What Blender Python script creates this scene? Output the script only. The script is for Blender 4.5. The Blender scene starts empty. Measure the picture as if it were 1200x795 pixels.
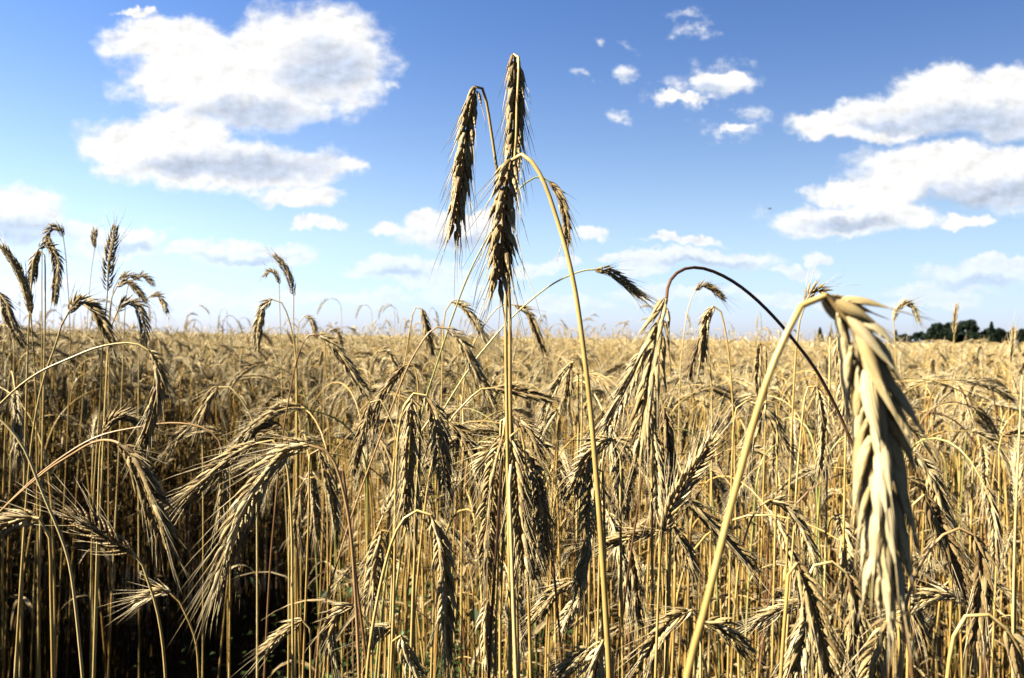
import bpy, math, random
import numpy as np
from mathutils import Vector, Matrix
random.seed(7)
rng = np.random.default_rng(11)
R = math.radians
S = bpy.context.scene
COL = S.collection

# ------------------------------------------------------------------ camera, light, exposure
F = 28.0 / 36.0 * 1200.0            # focal length in photograph pixels
HOR = 396.0                         # row of the horizon
CAM = np.array([0.0, 0.0, 1.35])
PITCH = -math.atan((397.5 - HOR) / F)
FW = np.array([0, math.cos(PITCH), math.sin(PITCH)])
UP = np.array([0, -math.sin(PITCH), math.cos(PITCH)])
RT = np.array([1.0, 0, 0])
ROLL = math.radians(0.8)            # the horizon drops a little to the right
RT, UP = math.cos(ROLL) * RT + math.sin(ROLL) * UP, math.cos(ROLL) * UP - math.sin(ROLL) * RT
cd = bpy.data.cameras.new('camera')
cam = bpy.data.objects.new('camera', cd); COL.objects.link(cam)
cam.location = CAM
cam.rotation_euler = Matrix(np.stack([RT, UP, -FW], 1).tolist()).to_euler()
cd.lens = 28; cd.sensor_width = 36; cd.clip_start = 0.02; cd.clip_end = 6000
cd.dof.use_dof = True; cd.dof.focus_distance = 0.60; cd.dof.aperture_fstop = 16
S.camera = cam

SUN_AZ, SUN_EL = -105.0, 39.0        # degrees right of the view axis, degrees above the horizon
sl = bpy.data.lights.new('sun', 'SUN'); sun = bpy.data.objects.new('sun', sl); COL.objects.link(sun)
sdir = Vector((math.sin(R(SUN_AZ)) * math.cos(R(SUN_EL)), math.cos(R(SUN_AZ)) * math.cos(R(SUN_EL)), math.sin(R(SUN_EL))))
sun.rotation_euler = (-sdir).to_track_quat('-Z', 'Y').to_euler()
sl.energy = 5.0; sl.angle = R(0.5); sl.color = (1.0, 0.94, 0.82)
S.view_settings.view_transform = 'Standard'; S.view_settings.look = 'None'
S.view_settings.gamma = 1.0; S.view_settings.use_curve_mapping = False
S.view_settings.exposure = 1.75
SKY_STRENGTH = 0.05
CY = S.cycles
CY.max_bounces = 4; CY.diffuse_bounces = 0; CY.glossy_bounces = 1; CY.transmission_bounces = 2
CY.use_denoising = True


class NT:
    """small helper around a node tree"""
    def __init__(self, t): self.t = t; self.n = t.nodes; self.l = t.links
    def node(self, typ, **kw):
        n = self.n.new(typ)
        for k, v in kw.items(): setattr(n, k, v)
        return n
    def put(self, sock, v):
        if isinstance(v, bpy.types.NodeSocket): self.l.new(v, sock)
        else: sock.default_value = v
    def math(self, op, a, b=0.0, c=None, clamp=False):
        n = self.node('ShaderNodeMath', operation=op, use_clamp=clamp)
        self.put(n.inputs[0], a); self.put(n.inputs[1], b)
        if c is not None: self.put(n.inputs[2], c)
        return n.outputs[0]
    def vec(self, op, a, b=(0, 0, 0), c=None):
        n = self.node('ShaderNodeVectorMath', operation=op)
        self.put(n.inputs[0], a)
        if op not in ('LENGTH',): self.put(n.inputs[1], b)
        if c is not None: self.put(n.inputs[2], c)
        return n.outputs['Value'] if op == 'LENGTH' else n.outputs[0]
    def mix(self, f, a, b, blend='MIX'):
        n = self.node('ShaderNodeMix', data_type='RGBA', blend_type=blend)
        self.put(n.inputs[0], f); self.put(n.inputs[6], a); self.put(n.inputs[7], b)
        return n.outputs[2]
    def rng(self, v, a, b, c=0.0, d=1.0, smooth=True):
        n = self.node('ShaderNodeMapRange', interpolation_type='SMOOTHSTEP' if smooth else 'LINEAR')
        self.put(n.inputs[0], v); n.inputs[1].default_value = a; n.inputs[2].default_value = b
        n.inputs[3].default_value = c; n.inputs[4].default_value = d
        return n.outputs[0]
    def noise(self, v, scale, detail=4, rough=0.55):
        n = self.node('ShaderNodeTexNoise'); self.put(n.inputs['Vector'], v)
        n.inputs['Scale'].default_value = scale; n.inputs['Detail'].default_value = detail
        n.inputs['Roughness'].default_value = rough
        return n


# ------------------------------------------------------------------ sky with clouds (all by direction, at infinity)
CLOUDS = [
 (838,97,36,12),(800,114,32,7),(860,92,18,10),(862,147,22,6),
 (190,48,64,30),(222,62,60,34),(365,66,88,58),(330,88,92,52),(255,98,112,36),(402,82,52,48),(300,122,80,26),(215,95,70,26),
 (185,172,88,36),(245,190,122,32),(330,195,85,25),(150,178,52,26),(215,155,60,28),(407,195,18,11),(350,229,46,13),(162,14,26,5),
 (18,240,52,24),(-10,265,84,30),(42,262,44,20),
 (375,260,32,9),(455,264,19,9),(498,258,26,13),(530,272,58,22),(566,262,36,15),
 (1108,108,72,30),(1165,122,90,38),(1062,133,84,24),(978,148,56,18),(1195,108,60,30),(1030,150,60,16),
 (1108,196,110,26),(1182,208,90,36),(1010,228,66,13),(1062,214,70,20),
 (990,258,86,17),(1042,252,60,16),(1130,256,30,9),
 (280,297,78,14),(215,298,22,10),(335,304,28,8),(465,316,62,12),(500,330,52,9),(160,280,34,14),(138,292,56,14),(100,276,30,14),
 (800,283,48,5),(822,303,92,11),(742,300,42,7),(872,302,40,9),(757,316,26,12),(695,270,17,9),(935,318,26,8),(958,302,15,8),
 (1152,322,72,15),(1100,340,72,9),(1182,312,52,9),(1090,354,62,8),(430,347,54,8),(350,345,44,8),(655,356,62,8),(540,346,52,9),
 (40,335,60,10),(250,350,70,8),(800,345,90,8),(930,352,60,7),(620,318,24,9),(655,308,26,7)]
WISPS = [(832,98,54,20),(792,117,46,11),(862,90,34,20),(858,148,38,14),(882,132,22,12),(878,132,20,9),(800,16,20,10),(818,38,28,8),(732,50,18,8),
 (740,82,15,10),(685,90,11,6),(722,135,17,7),(697,52,8,5),(410,118,10,6),(462,105,12,6)]
SHADE = [(385,85,70,36),(300,132,72,18),(300,192,110,20),(220,196,60,14),(10,275,90,20),(1130,140,110,22),(1180,225,90,18),(1120,235,60,12),
 (1000,262,60,9),(540,285,40,12),(470,322,40,6),(825,309,70,6),(1150,331,60,8),(290,304,60,6),(150,292,40,8),(830,105,22,8),(1040,148,50,9)]
w = bpy.data.worlds.new('World'); S.world = w; w.use_nodes = True
N = NT(w.node_tree); N.n.clear()
sky = N.node('ShaderNodeTexSky', sky_type='NISHITA', sun_disc=False)
sky.sun_elevation = R(SUN_EL); sky.sun_rotation = R(SUN_AZ)
sky.altitude = 200; sky.air_density = 1.0; sky.dust_density = 0.6; sky.ozone_density = 2.5
gen = N.node('ShaderNodeTexCoord').outputs['Generated']
sep = N.node('ShaderNodeSeparateXYZ'); N.l.new(gen, sep.inputs[0])
yy = N.math('MAXIMUM', sep.outputs[1], 0.12)
uv = N.node('ShaderNodeCombineXYZ')
N.l.new(N.math('DIVIDE', sep.outputs[0], yy), uv.inputs[0]); N.l.new(N.math('DIVIDE', sep.outputs[2], yy), uv.inputs[1])
P0 = uv.outputs[0]
warp = N.noise(P0, 16.0, 5, 0.6).outputs['Color']
warp = N.vec('MULTIPLY', N.vec('SUBTRACT', warp, (0.5, 0.5, 0.5)), (0.075, 0.055, 0.0))
warp2 = N.vec('MULTIPLY', N.vec('SUBTRACT', N.noise(P0, 60.0, 4, 0.6).outputs['Color'], (0.5, 0.5, 0.5)), (0.018, 0.014, 0.0))
P1 = N.vec('ADD', N.vec('ADD', P0, warp), warp2)
def field(P, ells):
    cur = None
    for (cx, cy, rx, ry) in ells:
        dd = FW + RT * (cx - 600) / F + UP * (397.5 - cy) / F; u, v = dd[0] / dd[1], dd[2] / dd[1]
        sx, sy = F / (rx * 1.12), F / (ry * 1.15)
        ln = N.vec('LENGTH', N.vec('MULTIPLY_ADD', P, (sx, sy, 0), (-u * sx, -v * sy, 0)))
        cur = ln if cur is None else N.math('SMOOTH_MIN', cur, ln, 0.25)
    return cur
q = N.math('SUBTRACT', 1.0, field(P1, CLOUDS))
stretch = N.vec('MULTIPLY', P0, (1.0, 1.5, 1.0))
fb = N.noise(stretch, 26.0, 7, 0.62).outputs[0]
fb2 = N.noise(N.vec('ADD', stretch, (-0.006, 0.009, 0)), 26.0, 7, 0.62).outputs[0]
f = N.math('ADD', N.math('MULTIPLY_ADD', q, 1.35, 0.10), N.math('MULTIPLY', N.math('SUBTRACT', fb, 0.50), 0.95))
alpha = N.rng(f, -0.02, 0.58)
fw = N.math('ADD', N.math('MULTIPLY_ADD', N.math('SUBTRACT', 1.0, field(P1, WISPS)), 0.9, 0.0), N.math('MULTIPLY', N.math('SUBTRACT', fb, 0.50), 3.2))
alpha = N.math('MAXIMUM', alpha, N.rng(fw, 0.0, 1.2, 0.0, 0.85))
front = N.rng(sep.outputs[1], 0.15, 0.25)
lowfade = N.rng(sep.outputs[2], 0.02, 0.17, 0.30, 1.0)
alpha = N.math('MULTIPLY', N.math('MULTIPLY', alpha, front), lowfade)
core = N.rng(N.math('ADD', N.math('SUBTRACT', 1.0, field(P1, SHADE)), N.math('MULTIPLY', N.math('SUBTRACT', fb, 0.5), 0.9)), -0.15, 0.75)
relief = N.math('MULTIPLY', N.math('SUBTRACT', fb, fb2), 0.8)
bright = N.math('ADD', N.math('SUBTRACT', 1.0, N.math('MULTIPLY', core, 0.30)), relief, clamp=False)
bright = N.math('MULTIPLY', bright, 0.312)
ccol = N.mix(core, (1.0, 0.995, 0.985, 1), (0.80, 0.91, 1.12, 1))
ccol = N.vec('SCALE', ccol); ccol.node.inputs['Scale'].default_value = 1.0
N.l.new(bright, ccol.node.inputs['Scale'])
# unseen sky overhead and behind the viewer is dimmed to cut fill light
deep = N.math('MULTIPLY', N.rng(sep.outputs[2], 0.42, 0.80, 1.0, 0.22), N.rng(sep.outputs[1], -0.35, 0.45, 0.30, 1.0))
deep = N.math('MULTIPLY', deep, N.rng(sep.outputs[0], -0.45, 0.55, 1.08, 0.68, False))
low = N.mix(N.rng(sep.outputs[2], 0.0, 0.14), (0.78, 0.88, 1.28, 1), (1, 1, 1, 1))
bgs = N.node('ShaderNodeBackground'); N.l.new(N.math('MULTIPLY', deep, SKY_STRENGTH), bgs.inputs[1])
mlow = N.node('ShaderNodeMix', data_type='RGBA', blend_type='MULTIPLY'); mlow.inputs[0].default_value = 1.0; N.l.new(low, mlow.inputs[7])
N.l.new(N.mix(1.0, sky.outputs[0], N.mix(N.rng(sep.outputs[2], 0.10, 0.42), (1.30, 1.25, 1.27, 1), (0.70, 0.90, 1.24, 1)), 'MULTIPLY'), mlow.inputs[6])
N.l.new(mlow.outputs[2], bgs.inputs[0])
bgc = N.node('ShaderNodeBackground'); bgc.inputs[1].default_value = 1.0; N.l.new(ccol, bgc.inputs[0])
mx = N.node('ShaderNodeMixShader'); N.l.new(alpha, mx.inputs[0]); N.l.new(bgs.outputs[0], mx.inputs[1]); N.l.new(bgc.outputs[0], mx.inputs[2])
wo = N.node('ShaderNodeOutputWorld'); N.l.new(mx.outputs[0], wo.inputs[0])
w.cycles.sampling_method = 'MANUAL'; w.cycles.sample_map_resolution = 512


# ------------------------------------------------------------------ materials
def plant_mat(name, ramp, rough=0.55, transl=0.15, spec=0.3, nscale=160.0, objvar=0.3):
    """dry plant matter: colour from the per-vertex 'tone' of each husk or stem, fine noise and per-stalk variation"""
    m = bpy.data.materials.new(name); m.use_nodes = True
    N = NT(m.node_tree); N.n.clear()
    at = N.node('ShaderNodeAttribute', attribute_name='tone')
    oi = N.node('ShaderNodeObjectInfo')
    tc = N.node('ShaderNodeTexCoord')
    nz = N.noise(N.vec('MULTIPLY', tc.outputs['Object'], (1, 1, 0.35)), nscale, 3, 0.6)
    v = N.math('ADD', at.outputs['Fac'], N.math('MULTIPLY', N.math('SUBTRACT', nz.outputs[0], 0.5), 0.75))
    v = N.math('ADD', v, N.math('MULTIPLY', N.math('SUBTRACT', oi.outputs['Random'], 0.5), objvar))
    cr = N.node('ShaderNodeValToRGB'); N.l.new(v, cr.inputs[0])
    el = cr.color_ramp.elements
    while len(el) < len(ramp): el.new(0.5)
    for e, (p, c) in zip(el, ramp): e.position = p; e.color = (*c, 1)
    pb = N.node('ShaderNodeBsdfPrincipled'); N.l.new(cr.outputs[0], pb.inputs['Base Color'])
    pb.inputs['Roughness'].default_value = rough; pb.inputs['Specular IOR Level'].default_value = spec
    tr = N.node('ShaderNodeBsdfTranslucent'); N.l.new(cr.outputs[0], tr.inputs[0])
    ms = N.node('ShaderNodeMixShader'); ms.inputs[0].default_value = transl
    N.l.new(pb.outputs[0], ms.inputs[1]); N.l.new(tr.outputs[0], ms.inputs[2])
    if name == 'dry_rye_husk':                     # fine ribs running the length of each husk
        ac = N.node('ShaderNodeAttribute', attribute_name='across')
        wv = N.math('SINE', N.math('ADD', N.math('MULTIPLY', ac.outputs['Fac'], 24.0), N.math('MULTIPLY', nz.outputs[0], 5.0)))
        bp = N.node('ShaderNodeBump'); bp.inputs['Strength'].default_value = 0.5; bp.inputs['Distance'].default_value = 0.0004
        N.l.new(wv, bp.inputs['Height']); N.l.new(bp.outputs[0], pb.inputs['Normal'])
        N.l.new(N.math('ADD', v, N.math('MULTIPLY', wv, 0.09)), cr.inputs[0])
    o = N.node('ShaderNodeOutputMaterial'); N.l.new(ms.outputs[0], o.inputs[0])
    return m
M_EAR = plant_mat('dry_rye_husk', [(0.0, (0.15, 0.09, 0.035)), (0.3, (0.37, 0.245, 0.10)), (0.6, (0.59, 0.43, 0.18)), (1.0, (0.78, 0.65, 0.38))], 0.5, 0.24)
M_AWN = plant_mat('dry_rye_bristle', [(0.0, (0.34, 0.23, 0.10)), (0.6, (0.55, 0.42, 0.22)), (1.0, (0.66, 0.55, 0.34))], 0.4, 0.25)
M_STEM = plant_mat('golden_straw', [(0.0, (0.20, 0.10, 0.03)), (0.35, (0.36, 0.205, 0.05)), (0.7, (0.50, 0.335, 0.10)), (1.0, (0.62, 0.47, 0.20))], 0.38, 0.04, 0.45, 90)
M_RED = plant_mat('reddish_straw', [(0.0, (0.05, 0.024, 0.012)), (0.5, (0.19, 0.095, 0.04)), (1.0, (0.42, 0.26, 0.11))], 0.38, 0.04, 0.45, 60)
M_GREEN = plant_mat('greenish_straw', [(0.0, (0.14, 0.13, 0.03)), (0.5, (0.30, 0.29, 0.08)), (1.0, (0.48, 0.42, 0.15))], 0.38, 0.04, 0.45, 60)
M_LEAF = plant_mat('dry_leaf', [(0.0, (0.16, 0.09, 0.03)), (0.5, (0.40, 0.28, 0.12)), (1.0, (0.62, 0.52, 0.33))], 0.6, 0.3)
M_WEED = plant_mat('weed_leaf', [(0.0, (0.015, 0.03, 0.006)), (0.5, (0.045, 0.08, 0.014)), (1.0, (0.10, 0.14, 0.03))], 0.5, 0.25, 0.3, 40)
M_CROWN = plant_mat('tree_foliage', [(0.0, (0.003, 0.008, 0.004)), (0.5, (0.008, 0.018, 0.008)), (1.0, (0.022, 0.036, 0.014))], 0.7, 0.1, 0.2, 3)
STEMMATS = {'g': M_STEM, 'r': M_RED, 'n': M_GREEN}

def soil_mat():
    m = bpy.data.materials.new('dark_field_soil'); m.use_nodes = True
    N = NT(m.node_tree); pb = N.n['Principled BSDF']
    tc = N.node('ShaderNodeTexCoord')
    a = N.noise(tc.outputs['Object'], 9.0, 8, 0.7); b = N.noise(tc.outputs['Object'], 0.35, 4, 0.6)
    cr = N.node('ShaderNodeValToRGB'); N.l.new(N.math('ADD', N.math('MULTIPLY', a.outputs[0], 0.8), N.math('MULTIPLY', b.outputs[0], 0.25)), cr.inputs[0])
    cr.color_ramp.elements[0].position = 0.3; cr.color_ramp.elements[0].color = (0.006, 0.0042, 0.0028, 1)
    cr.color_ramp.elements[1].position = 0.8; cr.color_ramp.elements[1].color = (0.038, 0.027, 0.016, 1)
    N.l.new(cr.outputs[0], pb.inputs['Base Color']); pb.inputs['Roughness'].default_value = 0.95
    bm = N.node('ShaderNodeBump'); bm.inputs['Strength'].default_value = 0.8; bm.inputs['Distance'].default_value = 0.05
    N.l.new(a.outputs[0], bm.inputs['Height']); N.l.new(bm.outputs[0], pb.inputs['Normal'])
    return m
M_SOIL = soil_mat()
def plain_mat(name, col, rough=0.8):
    m = bpy.data.materials.new(name); m.use_nodes = True
    N = NT(m.node_tree); pb = N.n['Principled BSDF']
    tc = N.node('ShaderNodeTexCoord'); a = N.noise(tc.outputs['Object'], 6.0, 5, 0.6)
    c2 = tuple(x * 0.5 for x in col)
    N.l.new(N.mix(a.outputs[0], (*col, 1), (*c2, 1)), pb.inputs['Base Color']); pb.inputs['Roughness'].default_value = rough
    return m
M_BARK = plain_mat('dark_bark', (0.06, 0.045, 0.035))
M_BIRD = plain_mat('dark_feathers', (0.03, 0.03, 0.035))


# ------------------------------------------------------------------ mesh builder
class MB:
    def __init__(self): self.v = []; self.q = []; self.t = []; self.tone = []; self.mq = []; self.mt = []; self.n = 0; self.ac = []
    def add(self, V, Q=None, T=None, tone=0.5, mat=0, ac=0.0):
        V = np.asarray(V, float).reshape(-1, 3)
        if Q is not None and len(Q): self.q.append(np.asarray(Q) + self.n); self.mq.append(np.full(len(Q), mat))
        if T is not None and len(T): self.t.append(np.asarray(T) + self.n); self.mt.append(np.full(len(T), mat))
        self.v.append(V); self.tone.append(np.broadcast_to(np.asarray(tone, float), (len(V),)))
        self.ac.append(np.broadcast_to(np.asarray(ac, float), (len(V),)))
        self.n += len(V)
    def arrays(self):
        V = np.concatenate(self.v) if self.v else np.zeros((0, 3))
        Q = np.concatenate(self.q) if self.q else np.zeros((0, 4), int)
        T = np.concatenate(self.t) if self.t else np.zeros((0, 3), int)
        tone = np.concatenate(self.tone) if self.tone else np.zeros(0)
        mi = np.concatenate(self.mq + self.mt) if (self.mq or self.mt) else np.zeros(0)
        return V, Q, T, tone, mi
    def mesh(self, name, mats, origin=(0, 0, 0), smooth=True):
        me = to_mesh(name, *self.arrays(), mats, origin, smooth)
        across(me, np.concatenate(self.ac) if self.ac else np.zeros(0)); return me
def across(me, ac):
    a = me.attributes.new('across', 'FLOAT', 'POINT'); a.data.foreach_set('value', ac.astype(np.float32))
def to_mesh(name, V, Q, T, tone, mi, mats, origin=(0, 0, 0), smooth=True):
    me = bpy.data.meshes.new(name)
    me.vertices.add(len(V)); me.vertices.foreach_set('co', (V - np.asarray(origin)).astype(np.float32).ravel())
    nl = 4 * len(Q) + 3 * len(T)
    me.loops.add(nl); me.polygons.add(len(Q) + len(T))
    me.loops.foreach_set('vertex_index', np.concatenate([Q.ravel(), T.ravel()]).astype(np.int32))
    ls = np.concatenate([np.arange(len(Q)) * 4, 4 * len(Q) + np.arange(len(T)) * 3]).astype(np.int32)
    me.polygons.foreach_set('loop_start', ls)
    me.polygons.foreach_set('material_index', mi.astype(np.int32))
    me.polygons.foreach_set('use_smooth', np.full(len(Q) + len(T), smooth))
    me.update(calc_edges=True)
    at = me.attributes.new('tone', 'FLOAT', 'POINT'); at.data.foreach_set('value', tone.astype(np.float32))
    for m in mats: me.materials.append(m)
    return me
def link(name, me, parent=None, loc=(0, 0, 0)):
    o = bpy.data.objects.new(name, me); COL.objects.link(o); o.location = loc
    if parent is not None: o.parent = parent
    return o
def tag(o, label=None, cat=None, group=None, kind=None):
    for k, v in (('label', label), ('category', cat), ('group', group), ('kind', kind)):
        if v: o[k] = v
    return o

def norm(a): return a / np.maximum(np.linalg.norm(a, axis=-1, keepdims=True), 1e-12)
def catmull(P, n):
    """resample a polyline smoothly into n points, evenly by length"""
    P = np.asarray(P, float)
    Pp = np.vstack([2 * P[0] - P[1], P, 2 * P[-1] - P[-2]])
    out = []
    for i in range(1, len(Pp) - 2):
        p0, p1, p2, p3 = Pp[i - 1:i + 3]
        t0 = 0.0; t1 = t0 + max(np.linalg.norm(p1 - p0), 1e-6) ** 0.5; t2 = t1 + max(np.linalg.norm(p2 - p1), 1e-6) ** 0.5; t3 = t2 + max(np.linalg.norm(p3 - p2), 1e-6) ** 0.5
        for t in np.linspace(t1, t2, 12, endpoint=False):
            A1 = (t1 - t) / (t1 - t0) * p0 + (t - t0) / (t1 - t0) * p1
            A2 = (t2 - t) / (t2 - t1) * p1 + (t - t1) / (t2 - t1) * p2
            A3 = (t3 - t) / (t3 - t2) * p2 + (t - t2) / (t3 - t2) * p3
            B1 = (t2 - t) / (t2 - t0) * A1 + (t - t0) / (t2 - t0) * A2
            B2 = (t3 - t) / (t3 - t1) * A2 + (t - t1) / (t3 - t1) * A3
            out.append((t2 - t) / (t2 - t1) * B1 + (t - t1) / (t2 - t1) * B2)
    out.append(P[-1]); out = np.array(out)
    s = np.concatenate([[0], np.cumsum(np.linalg.norm(np.diff(out, axis=0), axis=1))])
    si = np.linspace(0, s[-1], n)
    return np.stack([np.interp(si, s, out[:, k]) for k in range(3)], 1), s[-1]
def frames(P, s0):
    T = norm(np.gradient(P, axis=0)); Sd = np.zeros_like(P); s = np.asarray(s0, float)
    for i in range(len(P)):
        s = s - T[i] * (s @ T[i]); ln = np.linalg.norm(s)
        if ln < 1e-5: s = np.cross(T[i], [0.3, 0.8, 0.5]); ln = np.linalg.norm(s)
        s = s / ln; Sd[i] = s
    return T, Sd, np.cross(T, Sd)
def frames_mid(P, s0):
    m = len(P) // 2
    T, A, B = frames(P[m:], s0); T2, A2, B2 = frames(P[m::-1], s0)
    T = norm(np.gradient(P, axis=0)); Sd = np.concatenate([A2[::-1][:-1], A]); Sd = norm(Sd - T * np.sum(Sd * T, 1)[:, None])
    return T, Sd, np.cross(T, Sd)
def tube(mb, P, r, sides=8, tone=0.5, mat=0):
    T, A, B = frames(P, np.cross(T0 := norm(P[1] - P[0]), [0.37, 0.61, 0.7] if abs(T0[2]) > .9 else [0, 0, 1.0]))
    n = len(P); r = np.broadcast_to(np.asarray(r, float), (n,)); a = np.arange(sides) * 2 * np.pi / sides
    V = P[:, None, :] + r[:, None, None] * (np.cos(a)[None, :, None] * A[:, None, :] + np.sin(a)[None, :, None] * B[:, None, :])
    i, j = np.meshgrid(np.arange(n - 1), np.arange(sides), indexing='ij'); j2 = (j + 1) % sides
    Q = np.stack([i * sides + j, i * sides + j2, (i + 1) * sides + j2, (i + 1) * sides + j], -1).reshape(-1, 4)
    tn = np.repeat(np.broadcast_to(np.asarray(tone, float), (n,)), sides)
    mb.add(V, Q, None, tn, mat)

# husk templates: x = width, y = outward, z = along; closed at the tip
def husk_template(rings, sides):
    prof = {8: [(0, .4), (.08, .7), (.18, .92), (.32, 1), (.48, .88), (.64, .58), (.78, .34), (.9, .15)], 5: [(0, .4), (.16, .9), (.38, 1), (.62, .62), (.84, .24)], 3: [(0, .45), (.35, 1), (.72, .6)], 1: [(.35, 1)]}[rings]
    a = np.arange(sides) * 2 * np.pi / sides
    V = []
    for z, w in prof:
        for t in a:
            x, y = math.sin(t), math.cos(t)
            if y > 0: y = y * 0.95 + (0.25 if sides >= 6 and abs(x) < .2 else 0)   # a keel on the back
            else: y *= 0.45
            V.append((x * w, y * w + 0.25 * math.sin(z * math.pi), z))
    Q = []; Tt = []
    for i in range(rings - 1):
        for j in range(sides): Q.append((i * sides + j, i * sides + (j + 1) % sides, (i + 1) * sides + (j + 1) % sides, (i + 1) * sides + j))
    V.append((0, 0.1, 1.0)); tip = len(V) - 1
    for j in range(sides): Tt.append(((rings - 1) * sides + j, (rings - 1) * sides + (j + 1) % sides, tip))
    if rings == 1:
        V.append((0, 0, 0)); 
        for j in range(sides): Tt.append(((j + 1) % sides, j, tip + 1))
    return np.array(V), np.array(Q, int).reshape(-1, 4), np.array(Tt, int)
TPL = {3: husk_template(8, 14), 2: husk_template(5, 6), 1: husk_template(3, 5), 0: husk_template(1, 4)}

def ear_geometry(mb, ab, P, L, side, lod, k=1.0, awn=1.0, spread=1.0, tone=0.55, r=rng, mat=0, amat=0, awnw=1.0, nstep=None, awnlen=1.0, hwk=1.0, hlk=1.0):
    """a rye ear along P (base to tip): overlapping keeled husks in four ranks, each drawn out into a bristle"""
    T, Sd, Nn = frames_mid(P, side)
    step = nstep or (0.0047 * k)
    n = max(6, int(L / step)); 
    tt = np.linspace(0.01, 0.965, n)
    idx = tt * (len(P) - 1)
    def at(A): return np.stack([np.interp(idx, np.arange(len(A)), A[:, c]) for c in range(3)], 1)
    Pc, Tc, Sc, Nc = at(P), norm(at(T)), norm(at(Sd)), norm(at(Nn))
    size = np.interp(tt, [0, .1, .3, .65, 1.0], [.72, .9, 1.02, 1.0, .72])
    tv, tq, ttr = TPL[lod]
    # rachis
    tube(mb, P[::max(1, len(P) // 8)], 0.0011 * k, 4, 0.4, mat)
    for sgn in (1, -1):
        for fs in (1, -1):
            m = n
            off = (0.5 if sgn < 0 else 0.0) + 0.13 * fs
            ii = np.clip(idx + off * (len(P) - 1) / n, 0, len(P) - 1)
            Pb = np.stack([np.interp(ii, np.arange(len(P)), P[:, c]) for c in range(3)], 1)
            phi = R(40) + r.normal(0, .12, m)
            o = norm(np.cos(phi)[:, None] * Sc * sgn + np.sin(phi)[:, None] * Nc * fs)
            th = (R(17) * spread * np.interp(tt, [0, .2, .8, 1], [1.35, 1.1, .95, .6]) + r.normal(0, .07, m))
            a = norm(np.cos(th)[:, None] * Tc + np.sin(th)[:, None] * o)
            jt = norm(r.normal(0, 1, (m, 3))) * 0.10
            a = norm(a + jt)
            y = norm(o - a * np.sum(o * a, 1)[:, None]); x = np.cross(y, a)
            hl = 0.0158 * hlk * k * size * r.uniform(.86, 1.14, m)
            hw = 0.00175 * hwk * k * size * r.uniform(.85, 1.15, m)
            b = Pb + o * 0.0019 * k * size[:, None]
            V = (b[:, None, :] + tv[None, :, 0:1] * hw[:, None, None] * x[:, None, :] + tv[None, :, 1:2] * (hw * 0.9)[:, None, None] * y[:, None, :]
                 + tv[None, :, 2:3] * hl[:, None, None] * a[:, None, :])
            nv = len(tv); base = (np.arange(m) * nv)[:, None, None]
            tn = np.clip(tone + r.normal(0, .16, m), 0, 1)[:, None] + (tv[None, :, 2] - .45) * 0.28
            mb.add(V, (tq[None] + base).reshape(-1, 4) if len(tq) else None, (ttr[None] + base).reshape(-1, 3), tn.ravel(), mat, np.tile(tv[:, 0], m) + np.repeat(r.uniform(0, 9, m) * 0, nv))
            # bristles
            keep = r.random(m) < awn * 1.15
            if ab is not None and keep.any():
                al = (np.interp(tt, [0, .5, 1], [.020, .030, .035]) * k * awnlen * r.uniform(.45, 1.25, m))[keep]
                p0 = (b + a * hl[:, None] * 0.93 + y * hw[:, None] * .1)[keep]
                d1 = norm(a + Tc * 0.25 + o * 0.04 + r.normal(0, .06, (m, 3)))[keep]
                d2 = norm(d1 + Tc[keep] * .25 + r.normal(0, .06, (keep.sum(), 3)))
                xx, y2 = x[keep], y[keep]
                rr = 0.00028 * k * awnw
                if lod >= 1:
                    ang = np.arange(3) * 2 * np.pi / 3
                    ring = np.cos(ang)[None, :, None] * xx[:, None] + np.sin(ang)[None, :, None] * y2[:, None]
                    p1 = p0 + d1 * (al * .5)[:, None]; p2 = p1 + d2 * (al * .5)[:, None]
                    V = np.concatenate([p0[:, None] + ring * rr, p1[:, None] + ring * rr * .7, p2[:, None]], 1)
                    bs = (np.arange(len(p0)) * 7)[:, None, None]
                    Q = np.array([(j, (j + 1) % 3, 3 + (j + 1) % 3, 3 + j) for j in range(3)])[None] + bs
                    Tt = np.array([(3 + j, 3 + (j + 1) % 3, 6) for j in range(3)])[None] + bs
                    ab.add(V, Q.reshape(-1, 4), Tt.reshape(-1, 3), np.repeat(r.uniform(.3, 1, len(p0)), 7), amat)
                else:
                    V = np.stack([p0 - xx * rr, p0 + xx * rr, p0 + d1 * al[:, None]], 1)
                    ab.add(V, None, np.arange(len(p0) * 3).reshape(-1, 3), np.repeat(r.uniform(.3, 1, len(p0)), 3), amat)

def stem_geometry(mb, P, r0, r1, sides, tone, mat=0, rg=rng):
    """P runs from the neck below the ear (thin) to the ground; swollen nodes along the straw"""
    n = len(P); t = np.linspace(0, 1, n)
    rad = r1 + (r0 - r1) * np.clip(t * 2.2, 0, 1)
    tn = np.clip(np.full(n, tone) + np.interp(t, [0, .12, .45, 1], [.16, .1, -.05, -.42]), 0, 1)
    for q in (0.42, 0.68, 0.88):
        i = int((q + rg.uniform(-.04, .04)) * (n - 1))
        if 0 < i < n - 1:
            rad[i] *= 1.4; tn[i] = max(0, tn[i] - .4)
            j = max(1, i - int(.13 * n)); rad[j:i] *= 1.14; tn[j:i] = np.clip(tn[j:i] + .18, 0, 1)   # the leaf sheath above the joint, ending in a step
    tube(mb, P, rad, sides, tn, mat)

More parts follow.
